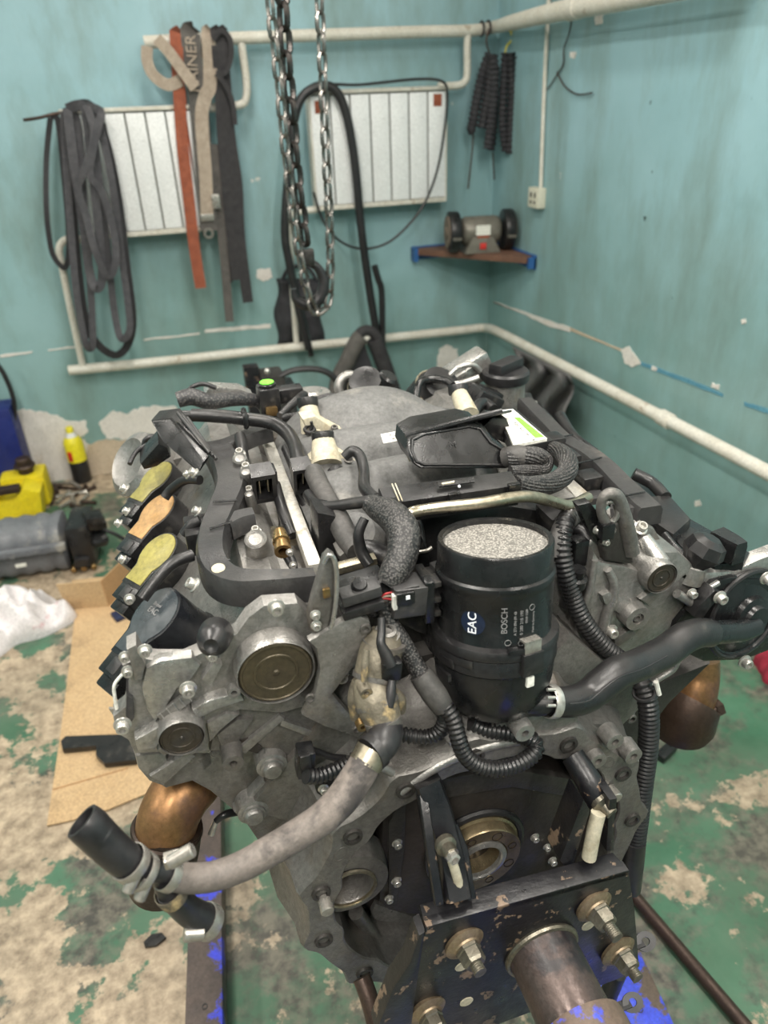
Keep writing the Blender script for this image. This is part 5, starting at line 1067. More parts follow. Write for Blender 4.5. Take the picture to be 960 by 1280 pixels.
# ---- front row of fittings
pz = P(389, 494, 1.2); b = MB().m('alu_bright'); b.lathe(pz, UPZ, [(.015, -.04), (.018, -.012), (.034, -.004), (.036, .001), (.034, .005), (.02, .007), (.018, .01), (.01, .011), (0, .009)], 32); b.build('round_cap', EN)
b = MB().m('plastic'); p = P(336, 500, 1.16); b.box(p, (.035, .04, .05), bev=.005); b.cyl(p + V((0, 0, .025)), p + V((0, 0, .03)), .015, seg=18, bev=.001); sn = b.build('sensor', EN)
b = MB().m('sticker_green'); b.cyl(p + V((0, 0, .03)), p + V((0, 0, .033)), .012, seg=18, bev=.001); b.build('green_dot', sn)
b = MB().m('brass'); b.box(p + V((0, -.022, -.012)), (.02, .01, .016), bev=.003); b.build('brass_tab', sn)
b = MB().m('plastic'); b.box(P(360, 492, 1.18), (.05, .03, .025), bev=.004); b.build('plug_cap', EN)
hose('thin_hose', 'rubber', [(350, 520, 1.08), (362, 508, 1.1), (374, 498, 1.12), (380, 494, 1.14)], [5, 5, 5.5, 6]); hose('thin_hose', 'rubber', [(352, 522, 1.08), (372, 520, 1.08), (390, 516, 1.08), (410, 506, 1.1), (424, 504, 1.1)], 5)
hose('thin_hose', 'rubber', [(398, 500, 1.16), (412, 496, 1.16), (426, 500, 1.14), (436, 508, 1.12)], 5)
b = MB().m('alu'); p = P(437, 484, 1.18); b.torus(p, V((.15, -1, .25)), .021, .0085, 28, 10); b.box(p + V((-.01, .005, -.035)), (.05, .018, .05), bev=.006); b.build('front_lifting_eye', EN)
for px, py, r_, ax in ((458, 482, 22, V((-.25, -.5, .8))), (548, 487, 28, V((.25, -.6, .75)))):
    p = P(px, py, 1.17); k = mpp(p); b = MB().m('plastic'); b.lathe(p, ax, [(r_ * k * 1.15, -.05), (r_ * k * 1.1, -.004), (r_ * k, .0), (r_ * k * .92, .018), (r_ * k * .6, .02), (r_ * k * .5, .02), (0, .02)], 30); o = b.build('front_cap', EN)
    b = MB().m('steel_tan'); b.torus(p - ax.normalized() * .003, ax, r_ * k * 1.08, .0018, 30, 6); b.build('cap_ring', o)
b = MB().m('plastic_clean'); p = P(482, 478, 1.16); b.lathe(p, V((.4, -.3, .8)), [(.019, -.02), (.018, .012), (.014, .016), (0, .016)], 22); b.build('cap_knob', EN)
hose('cap_bridge', 'plastic_clean', [(520, 500, 1.12), (524, 480, 1.14), (536, 474, 1.15), (556, 476, 1.14), (566, 482, 1.12)], 5)
b = MB().m('alu_bright'); q = P(578, 468, 1.22); b.box(q, (.11, .05, .05), Matrix.Rotation(-.45, 3, 'Y'), bev=.006); b.box(q + V((-.01, -.028, .0)), (.06, .01, .03), Matrix.Rotation(-.45, 3, 'Y'), bev=.004); b.build('front_bracket', EN)
hose('bracket_rib', 'alu_bright', [(556, 476, 1.18), (572, 460, 1.18), (590, 456, 1.18), (600, 464, 1.18)], 3.5)
hose('bracket_rib', 'alu_bright', [(560, 482, 1.17), (580, 478, 1.16), (598, 472, 1.16)], 4)
oc = P(632, 470, 1.17); k = mpp(oc); b = MB().m('alu'); b.lathe(oc, UPZ, [(.038, -.06), (.036, -.008), (0, -.008)], 28); b.build('filler_neck', EN)
b = MB().m('rubber_black'); b.lathe(oc, UPZ, [(0, -.008), (.042, -.008), (.044, -.004), (.044, .008), (.04, .012), (.0, .012)], 32); cap = b.build('oil_filler_cap', EN)
b = MB().m('rubber_black'); b.box(oc + V((0, 0, .02)), (.07, .03, .02), Matrix.Rotation(.5, 3, 'Z'), bev=.004); b.build('cap_grip', cap)
polyZ('filler_arm', 'plastic', [(584, 474), (600, 478), (640, 488), (664, 490), (668, 500), (660, 508), (640, 500), (606, 492), (588, 484)], 1.14, .03, .006)
hose('breather_hose', 'rubber', [(592, 520, 1.02), (596, 508, 1.04), (606, 504, 1.06), (616, 512, 1.04)], 7)
b = MB().m('plastic'); b.box(P(604, 502, 1.1), (.05, .05, .04), Matrix.Rotation(.5, 3, 'Y'), bev=.004); b.build('plug_cap', EN)
b = MB().m('plastic_clean'); b.box(P(605, 495, 1.12), (.06, .03, .03), Matrix.Rotation(.4, 3, 'Y'), bev=.004); b.build('plug_cap', EN)

# ---- black control box cover on top of the manifold, with the label board beside it
yc = .80
b = MB().m('plastic_clean'); b.prism([P(x_, y_, yc - max(0, (y_ - 530)) * .0007) for x_, y_ in [(511, 548), (528, 538), (587, 527), (604, 531), (617, 549), (633, 559), (635, 587), (526, 587), (517, 581), (509, 564)]], (0, .05, .0), .006, 3); cv = b.build('connector_cover', EN)
fp = [P(x_, y_, yc - max(0, (y_ - 530)) * .0007 - .001) for x_, y_ in [(516, 550), (530, 543), (586, 533), (600, 536), (613, 553), (628, 562), (629, 581), (530, 581), (521, 577), (515, 564), (516, 550)]]
b = MB().m('plastic'); b.tube(fp, .0018, seg=8, sub=1); b.build('face_rim', cv)
b = MB().m('plastic_clean'); b.tube([P(507, 546, yc - .004), P(560, 531, yc - .004), P(627, 514, yc - .004)], .004, seg=8, sub=1); b.build('cover_edge', cv)
b = MB().m('plastic'); b.prism([P(508, 546, yc), P(624, 515, yc), P(640, 512, yc + .06), P(524, 540, yc + .06)], (0, 0, -.004), .001); b.build('cover_lid', cv)
b = MB().m('cream'); b.tube([P(509, 550, yc - .003), P(508, 562, yc - .003), P(513, 576, yc - .003)], .0022, seg=8); b.build('seal_strip', cv)
letters('lettering', 'M', .013, 'plastic_clean', P(566, 556, yc - .019), P(574, 556, yc) - P(566, 558, yc), V((0, -.85, .5)), cv, .0008)
polyY('cover_latch', 'plastic', [(604, 533), (616, 522), (634, 524), (642, 545), (634, 556), (618, 548)], yc + .03, .03, .003, cv)
bd = MB().m('sticker'); bd.prism([PZ(x, y, 1.26) for x, y in ((622, 513), (641, 511), (684, 548), (642, 556))], (0, 0, -.004)); bd = bd.build('label_board', EN)
b = MB().m('plastic'); b.prism([PZ(x, y, 1.256) for x, y in ((618, 512), (642, 508), (692, 550), (640, 562))], (0, 0, -.012), .002); b.build('board_tray', bd)
b = MB().m('sticker_green'); b.prism([PZ(x, y, 1.2604) for x, y in ((643, 522), (650, 522), (680, 546), (669, 547))], (0, 0, .0004)); b.build('green_strip', bd)
for k_ in range(4):
    letters('lettering', ['A 273', '153 57', 'V1', '79'][k_], .006, 'print_dark', PZ(645 + 7 * k_, 530 + 6.5 * k_, 1.2606), (-.3, -1, 0), UPZ, bd, .0001)
# cable tray
yt = .665
a0, a1 = P(476, 612, yt), P(642, 592, yt); zt = (a0.z + a1.z) / 2
tx = V((a1.x - a0.x, 0, 0)); 
b = MB().m('plastic'); tb = [P(474, 612, yt), P(641, 590, yt), P(651, 608, yt - .02), P(484, 634, yt - .02)]
b.prism([P(473, 609, yt + .01), P(639, 588, yt + .01), P(651, 606, yt - .02), P(482, 630, yt - .02)], (0, .004, -.028), .003); ct = b.build('cable_tray', EN)
b = MB().m('plastic_clean'); b.prism([P(548, 604, yt - .004), P(592, 598, yt - .004), P(593, 604, yt - .012), P(549, 610, yt - .012)], (0, .0, .0018), .0004); b.build('tray_badge', ct)
b = MB().m('cream'); b.prism([P(552, 606, yt - .0075), P(568, 603, yt - .0075), P(568, 605, yt - .01), P(553, 608, yt - .01)], (0, 0, .0024)); b.build('tray_mark', ct)
b = MB().m('print_white'); b.sphere(P(574, 608, yt - .014), .0018, 8); b.build('tray_speck', ct)
for px, py in ((489, 632), (568, 624), (642, 612)):
    b = MB().m('plastic_clean'); b.box(P(px, py, yt - .024), (.014, .006, .016), bev=.001); b.build('tray_clip', ct)
for px in (490, 494):
    b = MB().m('cream'); b.tube([P(px, 606.5 - (px - 476) * .12, yt + .008), P(px + 9, 628 - (px - 476) * .12, yt - .0205)], .0008, seg=6, sub=1); b.build('tray_line', ct)
# steel vacuum pipe
hose('steel_pipe', 'steel_tan', [(500, 668, .63), (503, 652, .625), (514, 641, .62), (545, 635, .62), (600, 629, .62), (640, 622, .625), (665, 621, .63), (690, 627, .64), (712, 632, .65), (735, 622, .67)], 7.5)
# braided looms on top right
hose('braided_loom', 'braid', [(634, 574, .76), (652, 571, .755), (670, 571, .75), (682, 577, .745), (680, 586, .74), (662, 588, .74), (638, 590, .74)], [12, 12.5, 12.5, 10, 8, 8, 8], ridge=18)
hose('braided_loom', 'braid', [(644, 607, .67), (668, 608, .675), (692, 603, .685), (708, 591, .7), (710, 577, .72), (702, 566, .75), (688, 560, .78), (676, 558, .8)], [13, 13.5, 13, 12.5, 12, 11, 10, 9], ridge=20)
hose('loom_sleeve', 'tape', [(632, 572, .77), (644, 570, .76), (655, 571, .755)], [13, 14, 14])
# big braided loom left of the air meter
hose('braided_loom', 'braid', [(458, 628, .66), (470, 634, .65), (490, 645, .62), (504, 664, .59), (503, 692, .57), (493, 716, .56), (484, 732, .555)], [10, 15, 20, 21, 20, 19, 15], seg=18)
hose('loom_hose', 'tape', [(392, 590, .84), (402, 612, .8), (412, 630, .77), (424, 652, .73), (434, 674, .7), (446, 690, .67)], [13, 13, 13, 15, 14, 13])
hose('loom_hose', 'rubber', [(385, 618, .8), (396, 632, .76), (420, 632, .74), (452, 628, .72), (478, 626, .7), (484, 640, .68)], [7, 7, 7, 8, 8, 7])
hose('loom_hose', 'rubber', [(430, 572, .86), (440, 564, .86), (450, 570, .85), (455, 590, .82), (456, 610, .78), (470, 624, .74)], [6, 7, 7, 7, 8, 8])
hose('loom_hose', 'rubber', [(456, 648, .64), (448, 668, .635), (452, 690, .63), (462, 706, .62)], [6, 7, 8, 7])
hose('loom_hose', 'plastic', [(450, 686, .68), (470, 690, .67), (490, 700, .66)], [12, 14, 12])
polyY('runner_cap', 'alu_dark', [(424, 696), (440, 682), (462, 690), (470, 706), (448, 712), (428, 708)], .68, .03, .005)
p = P(445, 668, .74); b = MB().m('manifold'); b.lathe(p, V((-.3, -.5, .7)), [(0, -.04), (.035, -.04), (.034, .0), (.026, .01), (0, .012)], 24); b.build('runner_dome', EN)
# more dark hoses filling the valley
for pts, r_ in (([(360, 560, .95), (372, 590, .9), (378, 620, .86), (400, 660, .8), (416, 690, .74)], 9), ([(420, 590, .88), (428, 616, .84), (440, 640, .8), (470, 660, .74)], 12), ([(300, 545, 1.0), (304, 570, .95), (306, 600, .9)], 7), ([(515, 640, .7), (520, 660, .68), (524, 690, .66)], 10), ([(344, 606, .86), (354, 640, .8), (366, 670, .76)], 7)):
    hose('valley_hose', 'rubber', pts, r_)
polyY('valve_block', 'plastic', [(396, 640), (420, 645), (436, 690), (430, 730), (408, 720), (398, 690)], .72, .04, .006)
polyY('valve_block', 'plastic_clean', [(510, 668), (524, 664), (536, 690), (540, 716), (524, 724), (512, 704)], .63, .03, .004)
hose('steel_clip', 'steel', [(524, 690, .625), (534, 688, .625), (540, 684, .625)], 2.5)

# ---- left lifting eye and the plastic clamp beside it
le = MB().m('alu_dark'); le.prism([P(x, y, .545) for x, y in ((386, 772), (392, 748), (400, 722), (406, 700), (413, 693), (420, 698), (422, 722), (420, 752), (416, 778), (408, 794), (396, 796), (388, 790))], (0, .012, 0), .005, 3); le = le.build('lifting_eye', EN)
hose('eye_rim', 'alu_bright', [(396, 795, .545), (412, 788, .543), (419, 760, .542), (421, 722, .542), (418, 700, .542), (411, 694, .543), (405, 704, .544)], 3.2, le)
for px, py in ((394, 768), (395, 781)): bolt(px, py, .543, 7, par=le)
b = MB().m('brass'); b.box(P(408, 741, .543), (.007, .004, .01), bev=.001); b.build('eye_insert', le)
b = MB().m('plastic_clean'); b.box(P(452, 744, .575), (.055, .05, .03), Matrix.Rotation(-.12, 3, 'Y'), bev=.005); cc = b.build('loom_clamp', EN)
b = MB().m('plastic_dusty'); b.box(P(450, 740, .55), (.04, .02, .012), Matrix.Rotation(-.12, 3, 'Y'), bev=.003); b.build('clamp_cover', cc)
b = MB().m('plastic'); b.box(P(452, 757, .548), (.042, .02, .01), Matrix.Rotation(-.1, 3, 'Y'), bev=.002); b.build('clamp_lip', cc)
p = P(449, 731, .55); b = MB().m('plastic_clean'); b.lathe(p, V((0, -.5, .85)), [(0, -.008), (.008, -.008), (.008, 0), (.0065, .004), (.0, .0045)], 18); b.build('clamp_knob', cc)

# ---- mass air flow meter
AX = (UPZ * math.cos(math.radians(10)) + _h * math.sin(math.radians(10))).normalized()
MT = CAM + ray(619, 672) * .72
mf_ = empty('air_flow_meter', MT - AX * .19); mf_.parent = EN; mf_.location = ORIGIN[mf_] - ORIGIN[EN]
side = (RT - AX * RT.dot(AX)).normalized(); face = AX.cross(side).normalized()
if face.dot(FW) > 0: face = -face
def lat(name, m, prof, par, seg=64): b = MB().m(m); b.lathe(MT, AX, [(r_, h_) for r_, h_ in prof], seg, xdir=side); return b.build(name, par)
tb_ = lat('meter_body', 'plastic_clean', [(.0525, -.006), (.0525, .0), (.057, .001), (.0582, -.001), (.0582, -.028), (.0605, -.030), (.0612, -.034), (.0600, -.038), (.0592, -.042), (.0588, -.094), (.0600, -.096), (.061, -.1)], mf_)
lat('screen', 'maf_screen', [(0, -.004), (.0527, -.005)], mf_)
lat('clamp_ring', 'plastic', [(.058, -.092), (.0655, -.094), (.0668, -.097), (.0662, -.104), (.0642, -.106), (.0650, -.108), (.0652, -.122), (.062, -.126)], mf_)
lat('lower_bowl', 'plastic_clean', [(.0625, -.118), (.0632, -.128), (.0618, -.148), (.0575, -.168), (.049, -.184), (.036, -.194), (.018, -.199), (0, -.2)], mf_)
def onbody(ang, h_, r_=.0592):     # ang: radians from the side facing the camera, positive to the right
    d_ = face * math.cos(ang) + side * math.sin(ang); return MT + AX * h_ + d_ * r_, d_
def curved_text(body, size, m, ang, h_, par, name='lettering', r_=.0594):
    me = text_mesh(body, size, m, .0002)
    for v in me.vertices:
        # text x runs up the axis, text y runs to the left
        p, d_ = onbody(ang - v.co.y / r_, h_ + v.co.x, r_ + v.co.z); v.co = p
    c_ = sum((v.co for v in me.vertices), V()) / len(me.vertices)
    for v in me.vertices: v.co -= c_
    o = bpy.data.objects.new(name, me); COL.objects.link(o); return attach(o, c_, par)
b = MB().m('badge'); vs = []
cpts = [(.0125 * math.cos(2 * math.pi * k_ / 28), .0125 * math.sin(2 * math.pi * k_ / 28)) for k_ in range(28)]
rg = [[b.bm.verts.new(onbody(-.50 + x * s_ / .0592, -.067 + z * s_, .0594)[0]) for x, z in cpts] for s_ in (1, .8, .6, .4, .2)]
for A_, B_ in zip(rg, rg[1:]):
    for i in range(28): b.f([A_[i], A_[(i + 1) % 28], B_[(i + 1) % 28], B_[i]])
b.f(rg[-1]); b.build('badge', mf_)
curved_text('EAC', .0125, 'print_white', -.50, -.067, mf_, r_=.0597)
curved_text('BOSCH', .0085, 'print_grey', .02, -.062, mf_)
for t_, sz, an, hh_ in (('A 273 094 09 48', .0038, .20, -.066), ('0 280 218 190', .0045, .31, -.066), ('0310 1200', .0035, .40, -.060), ('Made in Germany', .0032, .53, -.068)): curved_text(t_, sz, 'print_grey', an, hh_, mf_)
for an, hh_ in ((.08, -.086), (.31, -.088), (.5, -.052)):
    p, d_ = onbody(an, hh_, .0593); b = MB().m('print_grey'); b.torus(p, d_, .003, .0003, 20, 6); b.build('approval_mark', mf_)
# steel clip on the meter
p, d_ = onbody(.44, -.1, .0672); R_ = Matrix((d_.cross(AX).normalized() * -1, d_, AX)).transposed()
b = MB().m('steel'); b.box(p + AX * .008, (.019, .002, .016), R_, bev=.0006); b.box(p + AX * .016 - d_ * .004, (.019, .01, .002), R_); b.build('steel_clip', mf_)
b = MB().m('plastic'); b.box(p - AX * .008 - d_ * .001, (.024, .008, .024), R_, bev=.001); b.build('clip_seat', mf_)
b = MB().m('sticker'); b.box(p - AX * .03 - d_ * .003, (.009, .004, .012), R_, bev=.0015); b.build('clip_end', mf_)
p, d_ = onbody(.20, -.096, .064); b = MB().m('plastic_clean'); b.box(p + AX * .003, (.018, .008, .006), Matrix((d_.cross(AX).normalized() * -1, d_, AX)).transposed(), bev=.001); b.build('ring_lug', mf_)
for an, hh_ in ((-.95, -.117), (-.62, -.11), (-1.05, -.135)):
    p, d_ = onbody(an, hh_, .062); b = MB().m('plastic'); b.box(p, (.022, .008, .009), Matrix((d_.cross(AX).normalized() * -1, d_, AX)).transposed(), bev=.0015); b.build('ring_lug', mf_)
b = MB().m('plastic_clean'); p, d_ = onbody(.28, -.155, .058); b.tube([onbody(.42, -.126, .0612)[0], onbody(.40, -.15, .0585)[0], onbody(.34, -.17, .053)[0], onbody(.25, -.184, .04)[0]], .0012, seg=6); b.build('mould_seam', mf_)
# side plate and electrical plug
b = MB().m('plastic_dusty'); q = P(549, 735, .575); Rm = Matrix((V((.35, -.94, 0)).normalized(), V((.94, .35, 0)).normalized(), UPZ)).transposed(); Rm = Matrix.Rotation(math.radians(-4), 3, 'Y') @ Rm
pl_ = MB().m('plastic_dusty'); pl_.box(q, (.014, .02, .058), Matrix.Rotation(.15, 3, 'Z'), bev=.003); pl_ = pl_.build('sensor_plate', mf_)
MB().m('plastic').box(q + V((.009, .004, 0)), (.006, .03, .066), Matrix.Rotation(.15, 3, 'Z'), bev=.002).build('plate_rim', pl_)
letters('lettering', 'HFM 7 280', .008, 'plastic', q + V((0, -.0105, 0)), (0, 0, 1), BACK, pl_)
pg = empty('meter_plug', P(515, 750, .55)); pg.parent = EN; pg.location = ORIGIN[pg] - ORIGIN[EN]
b = MB().m('plastic_dusty'); b.box(P(508, 744, .55), (.034, .03, .034), Matrix.Rotation(.1, 3, 'Y'), bev=.003); b.box(P(504, 731, .55), (.026, .026, .01), bev=.002); b.build('plug_body', pg)
b = MB().m('plastic_clean'); b.box(P(530, 742, .555), (.01, .036, .05), bev=.002); b.build('plug_collar', pg)
for py in (722, 741, 758):
    b = MB().m('plastic'); b.box(P(537, py, .557), (.014, .03, .006), bev=.001); b.build('plug_rib', pg)
b = MB().m('plastic_clean'); b.box(P(507, 748, .533), (.018, .004, .014), bev=.001); b.build('plug_latch', pg)
b = MB().m('print_white'); b.box(P(510, 747, .5305), (.004, .001, .004)); b.build('latch_mark', pg)
b = MB().m('sticker'); b.box(P(493, 752, .538), (.004, .006, .016)); b.build('lock_tab', pg)
for i in range(5):
    hose('pin_wire', ['pigtail_red', 'strap_beige', 'pigtail_red', 'strap_grey', 'cream'][i], [(476, 746 + i, .55), (483, 742 + 3 * i, .548), (492, 740 + 5 * i, .546)], 1.5, pg)
polyY('plug_holder', 'plastic', [(494, 762), (540, 760), (548, 776), (540, 800), (520, 790), (500, 780)], .575, .03, .004)
polyY('plug_holder', 'plastic_clean', [(540, 790), (560, 785), (566, 815), (552, 830), (538, 815)], .56, .03, .004)

# ---- looms going down past the thermostat
hose('braided_loom', 'braid', [(478, 752, .55), (486, 775, .545), (502, 800, .535), (516, 825, .525), (528, 846, .515)], [9, 10, 11, 11.5, 12], seg=16)
hose('tape_sleeve', 'tape', [(525, 842, .516), (536, 858, .508), (546, 872, .502), (554, 884, .498)], [15, 16, 16, 14])
hose('corrugated_hose', 'rubber', [(553, 878, .498), (566, 898, .488), (572, 920, .48), (580, 942, .474), (597, 957, .47), (622, 961, .468), (648, 955, .47), (667, 942, .476), (669, 929, .484), (655, 920, .49), (630, 915, .495), (605, 911, .5), (588, 903, .505)], 11, rib=(.0052, .0018), seg=14)
hose('corrugated_hose', 'rubber', [(552, 880, .5), (556, 898, .5), (550, 914, .5), (535, 921, .505), (515, 920, .51), (498, 917, .515), (480, 918, .52), (458, 936, .52), (440, 952, .515), (420, 962, .51), (398, 970, .505), (382, 970, .503)], 10, rib=(.0052, .0018), seg=14)
b = MB().m('plastic_clean'); b.box(P(381, 950, .52), (.018, .02, .034), Matrix.Rotation(.12, 3, 'Y'), bev=.003); sc_ = b.build('sensor_plug', EN)
b = MB().m('plastic'); b.box(P(382, 952, .507), (.01, .004, .018), bev=.001); b.build('plug_latch', sc_)
hose('sensor_lead', 'rubber', [(384, 938, .525), (396, 940, .53), (414, 946, .53), (432, 948, .53)], [6, 5, 4.5, 4.5])
bolt(404, 985, .52, 7); 
polyY('sensor_bracket', 'plastic_clean', [(392, 978), (416, 972), (424, 984), (408, 1000), (396, 992)], .53, .01, .002)
# right corrugated loom hanging down
hose('corrugated_hose', 'rubber', [(716, 636, .66), (706, 655, .63), (703, 684, .61), (707, 715, .6), (716, 745, .595), (730, 777, .585), (757, 810, .575), (790, 836, .565), (804, 858, .545), (811, 890, .53), (810, 932, .52), (804, 977, .51), (797, 1030, .5), (793, 1060, .495)], [11, 12, 12, 12, 12, 12, 12, 12, 13, 13, 13, 13, 13, 13], rib=(.0056, .002), seg=16)
hose('loom_end', 'rubber_black', [(794, 1050, .495), (791, 1075, .492), (788, 1110, .49)], [13.5, 14, 13])
hose('loom_sleeve', 'tape', [(722, 638, .66), (708, 652, .64), (698, 672, .62), (694, 696, .61)], [14, 13, 12, 11])
b = MB().m('sticker'); b.tube([P(820, 852, .53), P(824, 868, .528)], .003, seg=8, sub=1); b.build('cable_tie_end', EN)
b = MB().m('rubber_black'); b.torus(P(805, 866, .537), V((-.3, 0, 1)), .0125, .002, 20, 6); b.build('cable_tie', EN)
# sensors between the meter and the right head
for px, py, Y, r_, L_ in ((722, 716, .6, 12, .05), (738, 716, .61, 8, .06)):
    a_ = P(px, py, Y); k = mpp(a_); b = MB().m('plastic_clean'); b.lathe(a_, V((.05, -.15, 1)), [(r_ * k, -L_), (r_ * k, -.02), (r_ * k * 1.2, -.018), (r_ * k * 1.2, -.006), (r_ * k * .8, -.004), (r_ * k * .8, .006), (0, .006)], 20); b.build('sensor', EN)
b = MB().m('plastic_clean'); b.box(P(722, 688, .62), (.018, .02, .035), bev=.003); b.build('plug_cap', EN)
polyY('loom_bracket', 'plastic_clean', [(722, 632), (738, 628), (756, 650), (764, 676), (756, 690), (742, 676), (732, 655)], .61, .012, .003); bolt(746, 662, .608, 6)
hose('loom_hose', 'rubber_black', [(715, 660, .64), (728, 664, .63), (735, 676, .62)], 7)
# right lifting eye
le = MB().m('alu_inner'); le.prism([P(x, y, .6) for x, y in ((757, 702), (753, 682), (762, 672), (764, 660), (768, 655), (776, 652), (783, 662), (788, 680), (794, 705), (786, 706), (772, 704))], (0, .012, 0), .005, 3); le = le.build('lifting_eye', EN)
hose('eye_ring', 'alu_dark', [(764, 664, .603), (756, 652, .603), (751, 636, .603), (754, 622, .603), (763, 617, .603), (772, 622, .603), (778, 640, .603), (783, 662, .603), (789, 690, .603)], [7, 7, 6, 6.5, 8, 9, 10, 11, 11], le)
b = MB().m('alu'); b.torus(P(762, 640, .603), V((-.25, -1, .1)), .0135, .0035, 26, 8, sx=.7); b.build('eye_bush', le)
bolt(757, 677, .598, 5, par=le)
b = MB().m('plastic_clean'); b.box(P(757, 662, .6), (.016, .014, .02), bev=.002); b.build('eye_clip', le)
duct('bracket_top', 'plastic_dusty', [(722, 626), (738, 622), (752, 620)], [9, 9, 8], [1.19, 1.19, 1.19], .012)

# ---- thermostat housing with elbow, grey hose, tee and clamps
th_ = empty('thermostat_housing', P(470, 880, .52)); th_.parent = EN; th_.location = ORIGIN[th_] - ORIGIN[EN]
hose('housing_body', 'dirt_metal', [(482, 788, .54), (478, 806, .535), (472, 830, .525), (468, 850, .52), (468, 868, .515)], [18, 26, 27, 26, 24], th_, seg=20)
hose('housing_neck', 'dirt_metal', [(462, 848, .52), (468, 872, .505), (476, 892, .495), (480, 906, .488)], [22, 26, 25, 22], th_, seg=20)
hose('neck_bead', 'alu_dark', [(478, 898, .49), (481, 910, .486)], [24, 23], th_, seg=20, sub=1)
for (x0_, y0_, Y_), (x1_, y1_, _Y), r_ in (((481, 800, .536), (480, 806, .535), 28), ((470, 842, .522), (469, 848, .52), 29), ((470, 876, .504), (472, 882, .501), 28)): hose('housing_ring', 'alu_dark', [(x0_, y0_, Y_), (x1_, y1_, _Y)], [r_, r_], th_, seg=22, sub=1)
hose('housing_web', 'dirt_metal', [(458, 812, .512), (456, 834, .505), (455, 852, .5)], [4, 5, 4], th_)
hose('housing_web', 'rubber_black', [(490, 850, .5), (488, 868, .493), (486, 884, .487)], [5, 7, 6], th_)
p = P(484, 792, .535); k = mpp(p); b = MB().m('alu'); b.lathe(p, V((.05, -.35, 1)), [(16 * k, -.008), (16 * k, .002), (12 * k, .003), (11 * k, .007), (7 * k, .008), (6 * k, .004), (0, .004)], 26); b.build('housing_cap', th_)
hose('side_lug', 'dirt_metal', [(490, 866, .51), (498, 876, .51), (500, 890, .508)], [9, 10, 7], th_)
boss(456, 862, .5, 8, 4, .006, 'dirt_metal', par=th_); boss(452, 906, .505, 7, 3, .004, 'brass', par=th_)
hose('side_ear', 'dirt_metal', [(448, 850, .53), (444, 872, .525), (446, 898, .52)], [8, 10, 8], th_)
b = MB().m('plastic_clean'); b.box(P(488, 836, .508), (.02, .014, .022), Matrix.Rotation(.12, 3, 'Y'), bev=.003); b.build('housing_plug', th_)
hose('plug_lead', 'rubber', [(477, 772, .53), (477, 790, .522), (476, 804, .515), (482, 818, .51), (488, 832, .505)], [5, 5.5, 6, 8, 9], th_)
hose('elbow', 'rubber_black', [(482, 906, .488), (482, 918, .478), (476, 930, .468), (466, 940, .463)], [21, 22, 22, 20], th_, seg=20)
hose('elbow_bead', 'rubber', [(470, 936, .465), (462, 943, .461)], [24, 24], th_, seg=20, sub=1)
hose('hose_band', 'steel_tan', [(466, 938, .463), (456, 956, .456)], [21.5, 21.5], None, seg=24, sub=1)
hose('coolant_hose', 'hose_grey', [(458, 952, .457), (446, 972, .45), (428, 998, .44), (404, 1022, .432), (374, 1042, .426), (340, 1062, .42), (304, 1082, .416), (268, 1095, .414), (238, 1098, .413), (218, 1095, .412)], [20.5, 21, 21, 20, 19.5, 19, 18.5, 18, 18, 18], None, seg=20)
tee = hose('tee_joint', 'rubber_black', [(222, 1095, .412), (200, 1090, .412), (178, 1086, .412), (160, 1080, .412)], [12.5, 13, 15, 17], None, seg=18)
hose('tee_branch', 'rubber_black', [(200, 1094, .412), (206, 1110, .412), (214, 1120, .412)], [11, 12, 15], tee, seg=18)
cl1 = clamp('hose_clamp', 'steel', [(216, 1096, .412), (206, 1092, .412)], 19)
b = MB().m('steel'); a_ = P(220, 1072, .4); b.cyl(a_ + V((-.006, 0, -.004)), a_ + V((.014, 0, .004)), .006, seg=12, bev=.001); b.box(a_ + V((-.004, .004, -.006)), (.012, .01, .01), bev=.001); b.build('clamp_screw', cl1)
hose('rubber_stub', 'rubber_black', [(168, 1084, .412), (150, 1070, .414), (130, 1052, .416), (112, 1034, .418), (102, 1026, .42)], [21, 22, 23, 24, 23], None, seg=24, hollow=.82)
for pts in ([(182, 1092, .412), (174, 1088, .412)], [(168, 1082, .412), (160, 1076, .412)]):
    cl2 = clamp('hose_clamp', 'steel', pts, 23)
    b = MB().m('steel'); a_ = P(pts[0][0] - 4, pts[0][1] + 20, .4); b.cyl(a_ + V((-.004, -.004, -.006)), a_ + V((.006, .004, .006)), .005, seg=12, bev=.001); b.build('clamp_screw', cl2)
hose('rubber_stub', 'rubber_black', [(211, 1114, .412), (222, 1126, .412), (238, 1140, .412), (256, 1150, .412), (264, 1154, .412)], [16, 17, 18, 19, 19], None, seg=24, hollow=.82)
clamp('hose_clamp', 'dirt_metal', [(210, 1113, .412), (218, 1122, .412)], 18); cl3 = clamp('hose_clamp', 'steel', [(254, 1149, .412), (264, 1154, .412)], 20.5)
b = MB().m('steel'); a_ = P(242, 1166, .4); b.cyl(a_ + V((-.008, 0, .002)), a_ + V((.008, 0, -.004)), .0065, seg=12, bev=.001); b.build('clamp_screw', cl3)

